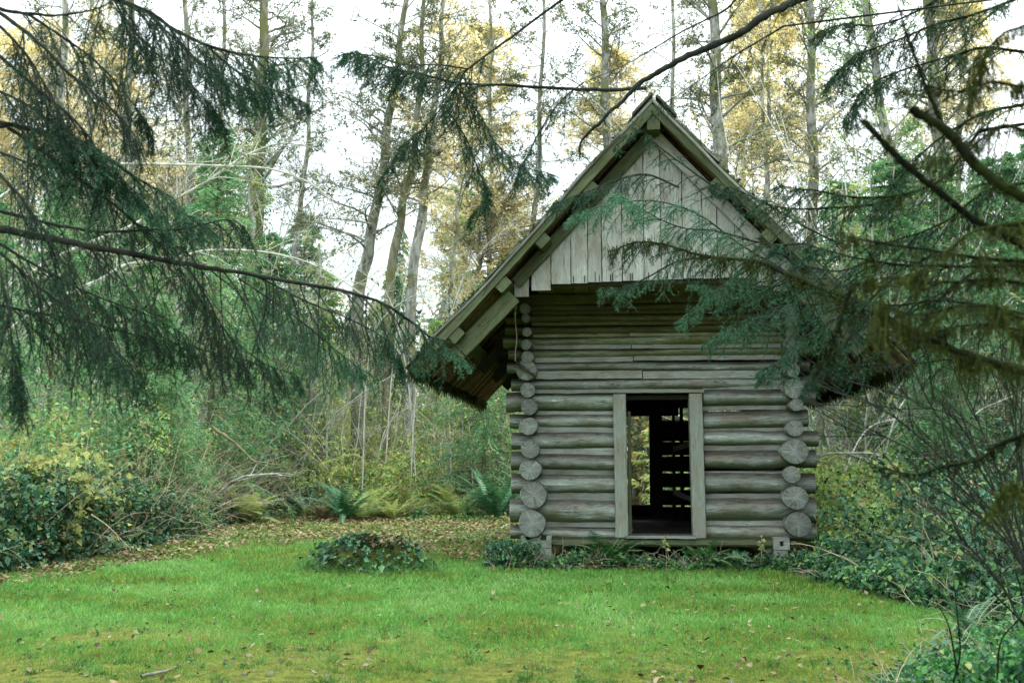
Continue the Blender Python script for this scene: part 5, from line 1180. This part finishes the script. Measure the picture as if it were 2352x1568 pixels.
for pts, Yd, l1, nn in (([(250, -20), (300, 60), (350, 110), (420, 170), (480, 230), (520, 280)], 5.0, .34, 24), ([(330, 20), (400, 90), (470, 150), (540, 190), (600, 210)], 5.2, .32, 24), ([(480, 110), (540, 160), (600, 195), (660, 215), (710, 240)], 5.4, .24, 26),
    ([(0, 60), (60, 130), (110, 210), (150, 290), (170, 350)], 4.7, .34, 24), ([(60, 30), (150, 90), (230, 150), (300, 230), (350, 300)], 5.1, .34, 20), ([(-20, 200), (60, 240), (150, 300), (240, 360), (320, 450)], 5.0, .36, 22), ([(0, 560), (100, 620), (220, 680), (330, 720), (430, 770)], 5.3, .42, 24)):
    bough(fir, 'bough', pts, Yd, .007, nn, l1, None, nd=300, n2=8, bare=.12, grav=2.0, down=.5)
BD = 1.25
# ---------- right fir: trunk stands outside the right edge
tx2, ty2 = 5.2, 6.2
fir2 = empty('fir_tree', (tx2, ty2, 0)); T(fir2, 'fir at the right whose sprays droop in front of the gable and roof', 'tree')
g = G(); tube(g, smooth(np.array([[0, 0, -.1], [.05, 0, 4], [0, .1, 11.]]), 16), np.linspace(.26, .12, 16), 12, rough=.05); g.build('trunk', B_CONIF, fir2)
Y0 = lambda z: (tx2, ty2, z)
BR = [B_TWIG, F_HEM]
bough(fir2, 'bough', [(1900, -30), (1846, 0), (1776, 45), (1701, 95), (1616, 130), (1546, 170), (1486, 203), (1431, 250), (1386, 290), (1351, 325), (1343, 365)], (6.0, 6.6), .030, 5, .25, Y0(4.6), bare=.75, nd=120, label='thick dark limb crossing above the roof peak')
bough(fir2, 'bough', [(1486, 203), (1400, 206), (1330, 205), (1176, 198), (1050, 192), (960, 170), (900, 160), (830, 130), (790, 125)], (6.5, 6.9), .013, 18, .42, None, nd=330, n2=8, grav=1.6, t0=.42, label='level branch carrying sprays left of the roof peak')
bough(fir2, 'bough', [(1310, -20), (1290, 0), (1176, 85), (1075, 158), (1050, 200), (980, 290), (930, 330), (870, 420)], (6.6, 6.9), .011, 18, .40, Y0(5.2), nd=320, n2=8, t0=.35, grav=1.3)
bough(fir2, 'bough', [(1075, 158), (1010, 150), (930, 148), (870, 130), (820, 120)], 6.7, .006, 26, .34, None, nd=340, n2=7, grav=1.5)
bough(fir2, 'bough', [(1050, 200), (1100, 260), (1140, 330), (1200, 380), (1270, 400)], 6.9, .006, 28, .34, None, nd=340, n2=8, grav=1.4)
bough(fir2, 'bough', [(1020, 240), (1070, 320), (1100, 400), (1120, 450), (1080, 500)], 6.9, .005, 28, .30, None, nd=340, n2=8, grav=1.4)
bough(fir2, 'bough', [(1700, -20), (1670, 20), (1590, 60), (1500, 110), (1430, 150), (1350, 185)], 6.4, .009, 6, .2, Y0(4.8), bare=.8, nd=60)
bough(fir2, 'bough', [(1800, 60), (1700, 120), (1640, 160), (1560, 215), (1500, 250)], 6.2, .007, 14, .20, Y0(4.3), bare=.5, nd=160)
bough(fir2, 'bough', [(1340, 190), (1290, 230), (1240, 300), (1200, 380), (1180, 430)], 7.0, .005, 20, .28, None, bare=.3, nd=260)
MB = [B_MOSSTWIG, F_HEM]
bough(fir2, 'bough', [(2352, 850), (2200, 805), (2050, 740), (1940, 680), (1830, 640), (1741, 600), (1680, 593), (1616, 588), (1526, 560), (1451, 552), (1391, 572)], (4.4, 7.6), .022, 13, .45, Y0(2.35), bare=.35, nd=230, mats=MB, moss=130, mossl=.16, grav=1.7, label='mossy bough running up to the gable boards')
for pts, Yd, l1, mt, nn, br in (
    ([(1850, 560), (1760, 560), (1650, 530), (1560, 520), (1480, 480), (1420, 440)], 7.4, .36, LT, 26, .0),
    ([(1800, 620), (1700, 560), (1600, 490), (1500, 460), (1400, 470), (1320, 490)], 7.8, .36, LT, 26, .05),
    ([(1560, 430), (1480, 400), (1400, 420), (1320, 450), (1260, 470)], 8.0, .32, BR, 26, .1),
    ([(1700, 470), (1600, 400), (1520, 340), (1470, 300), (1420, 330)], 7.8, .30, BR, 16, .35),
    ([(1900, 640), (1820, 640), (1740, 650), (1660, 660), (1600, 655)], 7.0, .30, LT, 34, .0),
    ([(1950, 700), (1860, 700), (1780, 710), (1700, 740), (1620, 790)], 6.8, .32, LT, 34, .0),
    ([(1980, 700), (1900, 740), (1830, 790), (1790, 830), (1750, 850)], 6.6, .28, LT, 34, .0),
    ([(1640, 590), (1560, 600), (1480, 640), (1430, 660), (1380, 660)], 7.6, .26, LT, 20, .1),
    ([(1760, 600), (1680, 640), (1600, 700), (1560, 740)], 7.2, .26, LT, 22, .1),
    ([(1930, 560), (1850, 520), (1780, 480), (1700, 440), (1640, 420)], 7.2, .34, BR, 24, .2),
    ([(2000, 600), (1920, 620), (1830, 600), (1770, 560)], 6.8, .34, BR, 30, .05),
    ([(2050, 640), (1990, 700), (1960, 760), (1900, 820), (1860, 870)], 6.0, .30, BR, 30, .1)):
    bough(fir2, 'bough', pts, Yd, .008, nn, l1, None, nd=330, n2=8, mats=mt, bare=br, grav=1.5, down=.25, nw=.0026)
for pts, Yd, l1, nn, br, z in (
    ([(2100, 440), (2000, 470), (1900, 480), (1800, 478), (1740, 460)], 5.6, .34, 18, .4, None),
    ([(2250, 300), (2150, 420), (2000, 455), (1880, 440), (1790, 430)], 5.2, .34, 18, .4, 3.6),
    ([(2352, 610), (2200, 610), (2050, 605), (1930, 580), (1850, 555)], 4.8, .36, 20, .3, 3.0),
    ([(2352, 120), (2260, 110), (2180, 130), (2080, 160), (1990, 200), (1940, 280)], 5.6, .36, 24, .15, 4.4),
    ([(2352, 240), (2260, 260), (2160, 320), (2080, 400), (2020, 470)], 5.4, .36, 22, .2, 3.9),
    ([(2352, -10), (2250, 30), (2140, 60), (2040, 100), (1960, 130), (1900, 190)], 5.8, .38, 26, .1, 4.7),
    ([(2200, -40), (2120, 20), (2020, 60), (1940, 60), (1880, 80)], 6.4, .36, 24, .1, 5.0),
    ([(2352, 420), (2260, 440), (2180, 500), (2090, 540), (2000, 560)], 5.0, .36, 22, .25, 3.4),
    ([(2352, 720), (2250, 700), (2150, 690), (2050, 700), (1960, 690)], 5.2, .36, 22, .3, 2.8)):
    bough(fir2, 'bough', pts, Yd, .010, nn, l1, Y0(z) if z else None, nd=260, n2=7, mats=MB, bare=br, grav=1.3, down=.2, moss=60, mossl=.10)
BD = 1.0
# ---------- nearest mossy tree, out of focus at the right edge
tx3, ty3 = 2.35, 2.7
mt_ = empty('mossy_tree', (tx3, ty3, 0)); T(mt_, 'close mossy tree with broken dark limbs blurred at the right edge', 'tree')
g = G(); tube(g, smooth(np.array([[0, 0, -.1], [.03, 0, 2], [0, .05, 5.]]), 16), np.linspace(.13, .08, 16), 12, rough=.06); g.build('trunk', B_MOSSTWIG, mt_)
Z0 = lambda z: (tx3, ty3, z)
MM = [B_MOSSTWIG, F_DRY]
def mossy(pts, Yd, r, n1, l1, z, moss, mossl, stub=False, bare=.5, label=None, nd=90, name='limb'):
    bough(mt_, name, pts, Yd, r, n1, l1, Z0(z) if z else None, nd=nd, n2=4, l2=.4, mats=MM, bare=bare, grav=1.2, down=.3, moss=moss, mossl=mossl, stub=stub, nw=.0016, nl=.012, label=label)
mossy([(2352, 565), (2290, 530), (2240, 505), (2150, 435), (2050, 350), (1980, 275)], 2.6, .010, 4, .12, 2.1, 160, .015, True, label='broken limb stub pointing up to the left, lower of two')
mossy([(2352, 455), (2290, 420), (2230, 370), (2175, 305), (2130, 275), (2090, 250)], 2.5, .014, 4, .12, 2.3, 170, .015, True, label='thick broken limb stub, upper of two')
mossy([(2230, 370), (2200, 330), (2175, 290), (2140, 210), (2110, 125), (2085, 60), (2060, -20)], 2.7, .008, 6, .12, None, 60, .02)
mossy([(2352, 855), (2280, 840), (2200, 815), (2100, 770), (2050, 750)], 2.7, .013, 16, .16, 1.75, 260, .15, label='low limb thickly hung with yellow-green moss')
mossy([(2352, 600), (2250, 590), (2130, 570), (2020, 555), (1940, 540)], 2.8, .007, 22, .18, 2.05, 120, .08)
mossy([(2352, 650), (2260, 640), (2170, 650), (2060, 640), (1960, 655)], 2.8, .006, 22, .20, 1.95, 140, .11)
mossy([(2352, 730), (2280, 700), (2200, 700), (2120, 720), (2040, 700)], 2.6, .006, 18, .18, 1.9, 220, .15)
mossy([(2352, 510), (2280, 520), (2210, 545), (2140, 600), (2080, 640)], 2.5, .007, 18, .18, 2.15, 120, .09)
mossy([(2352, 1000), (2300, 1020), (2250, 1055), (2180, 1070), (2100, 1090), (2010, 1075)], 3.0, .008, 5, .14, 1.45, 170, .03)
mossy([(2352, 1130), (2320, 1110), (2290, 1150), (2260, 1190)], 2.6, .005, 6, .12, 1.3, 260, .10)
mossy([(2352, 200), (2280, 190), (2200, 210), (2120, 200), (2050, 220)], 2.9, .006, 10, .14, 2.7, 130, .06)
mossy([(2352, 760), (2260, 745), (2160, 760), (2080, 790)], 2.9, .005, 10, .14, 1.85, 240, .18)
mossy([(2352, 60), (2290, 90), (2240, 180), (2220, 260)], 2.6, .005, 10, .14, 2.9, 160, .11)
mossy([(2352, 300), (2300, 290), (2240, 330), (2200, 360), (2140, 380)], 2.7, .006, 10, .14, 2.5, 130, .06)
mossy([(1960, 655), (1940, 700), (1925, 760), (1900, 820), (1870, 865)], 2.9, .003, 0, .1, None, 260, .05)
# ---------- thin leafless shrub stems, lower right
sh = gp(2420, 1520); shr = empty('bare_shrub', tuple(sh)); T(shr, 'leafless shrub with thin dark arching stems at lower right', 'shrub')
g = G()
for pts in ([(2352, 1290), (2300, 1200), (2230, 1120), (2120, 1010), (2010, 930), (1915, 900)], [(2360, 1310), (2310, 1180), (2240, 1060), (2150, 950), (2100, 850), (2080, 790)], [(2370, 1330), (2330, 1180), (2280, 1050), (2230, 930), (2180, 830)], [(2340, 1270), (2270, 1180), (2160, 1080), (2050, 1010), (1960, 990)], [(2380, 1330), (2340, 1100), (2330, 950), (2290, 820)], [(2350, 1300), (2290, 1220), (2200, 1150), (2100, 1100), (2010, 1080)], [(2360, 1320), (2320, 1230), (2270, 1090), (2190, 960), (2110, 930), (2050, 880)], [(2390, 1350), (2360, 1200), (2345, 1000), (2352, 850)], [(2340, 1420), (2300, 1340), (2240, 1270), (2200, 1230)]):
    P = path(pts, rng.uniform(4.6, 5.4), 40) - sh; k = smooth(np.array([[rng.uniform(-.1, .1), 0, 0], (P[0] * .5), P[0]]), 8)[:-1]; P = np.vstack([k, P]); tube(g, P, np.linspace(.0065, .002, len(P)), 5, 0)
    S, Tn, t, _ = sample(P[None], 16, .2, 1); C = curves(S, Tn + .7 * rdir(len(S), .3), rng.uniform(.1, .5, len(S)), 7, -.1, .09); tubes(g, C, .003, .0013, 4)
    S2, T2, _, _ = sample(C, 3, .3, 1); C2 = curves(S2, T2 + .6 * rdir(len(S2), .2), .05 + .15 * rng.random(len(S2)), 4, 0, .1); tubes(g, C2, .0016, .0009, 3)
g.build('stems', B_TWIG, shr)
gst = G()
for pts in ([(2190, 1567), (2205, 1500), (2200, 1420), (2190, 1330)], [(2290, 1560), (2300, 1470), (2350, 1400), (2330, 1300)], [(2352, 1430), (2300, 1380), (2240, 1320), (2200, 1290)], [(2200, 1550), (2180, 1440), (2150, 1380)]):
    P = path(pts, 4.9, 24) - sh; P[:, 2] = np.maximum(P[:, 2], .0); tube(gst, P, np.linspace(.005, .002, len(P)), 5, 0, rough=.08)
gst.build('mossy_stems', B_MOSSTWIG, shr)
# ---------------------------------------------------------------- light
EL, AZ = R(25), R(58)
w = bpy.data.worlds.new('World'); scn.world = w; w.use_nodes = True
nt = w.node_tree; bg = nt.nodes['Background']
sky = nt.nodes.new('ShaderNodeTexSky'); sky.sky_type = 'NISHITA'; sky.sun_disc = False
sky.sun_elevation = EL; sky.sun_rotation = AZ; sky.air_density = 1.0; sky.dust_density = 2.0
bg.inputs['Strength'].default_value = .1
nt.links.new(sky.outputs[0], bg.inputs['Color'])
hz = nt.nodes.new('ShaderNodeBackground'); hz.inputs['Color'].default_value = (.92, 1.0, .955, 1); hz.inputs['Strength'].default_value = 2.15
tc = nt.nodes.new('ShaderNodeTexCoord'); sp = nt.nodes.new('ShaderNodeSeparateXYZ'); nt.links.new(tc.outputs['Generated'], sp.inputs[0])
mr_ = nt.nodes.new('ShaderNodeMapRange'); mr_.inputs['From Min'].default_value = .25; mr_.inputs['From Max'].default_value = .8; mr_.inputs['To Min'].default_value = 1.06; mr_.inputs['To Max'].default_value = 4.1
nt.links.new(sp.outputs[2], mr_.inputs['Value']); nt.links.new(mr_.outputs[0], hz.inputs['Strength'])
ad = nt.nodes.new('ShaderNodeAddShader'); nt.links.new(bg.outputs[0], ad.inputs[0]); nt.links.new(hz.outputs[0], ad.inputs[1])
nt.links.new(ad.outputs[0], nt.nodes['World Output'].inputs[0])
sl_ = bpy.data.lights.new('sun', 'SUN'); sl_.energy = 5.0; sl_.angle = R(.5); sl_.color = (1, .88, .66)
so = bpy.data.objects.new('sun', sl_); COL.objects.link(so)
d = Vector((math.sin(AZ) * math.cos(EL), math.cos(AZ) * math.cos(EL), math.sin(EL)))
so.rotation_euler = d.to_track_quat('Z', 'Y').to_euler()
scn.view_settings.view_transform = 'Standard'; scn.view_settings.look = 'None'; scn.view_settings.exposure = 0
scn.render.engine = 'CYCLES'
scn.cycles.max_bounces = 4; scn.cycles.diffuse_bounces = 1; scn.cycles.glossy_bounces = 1; scn.cycles.transmission_bounces = 2; scn.cycles.transparent_max_bounces = 4
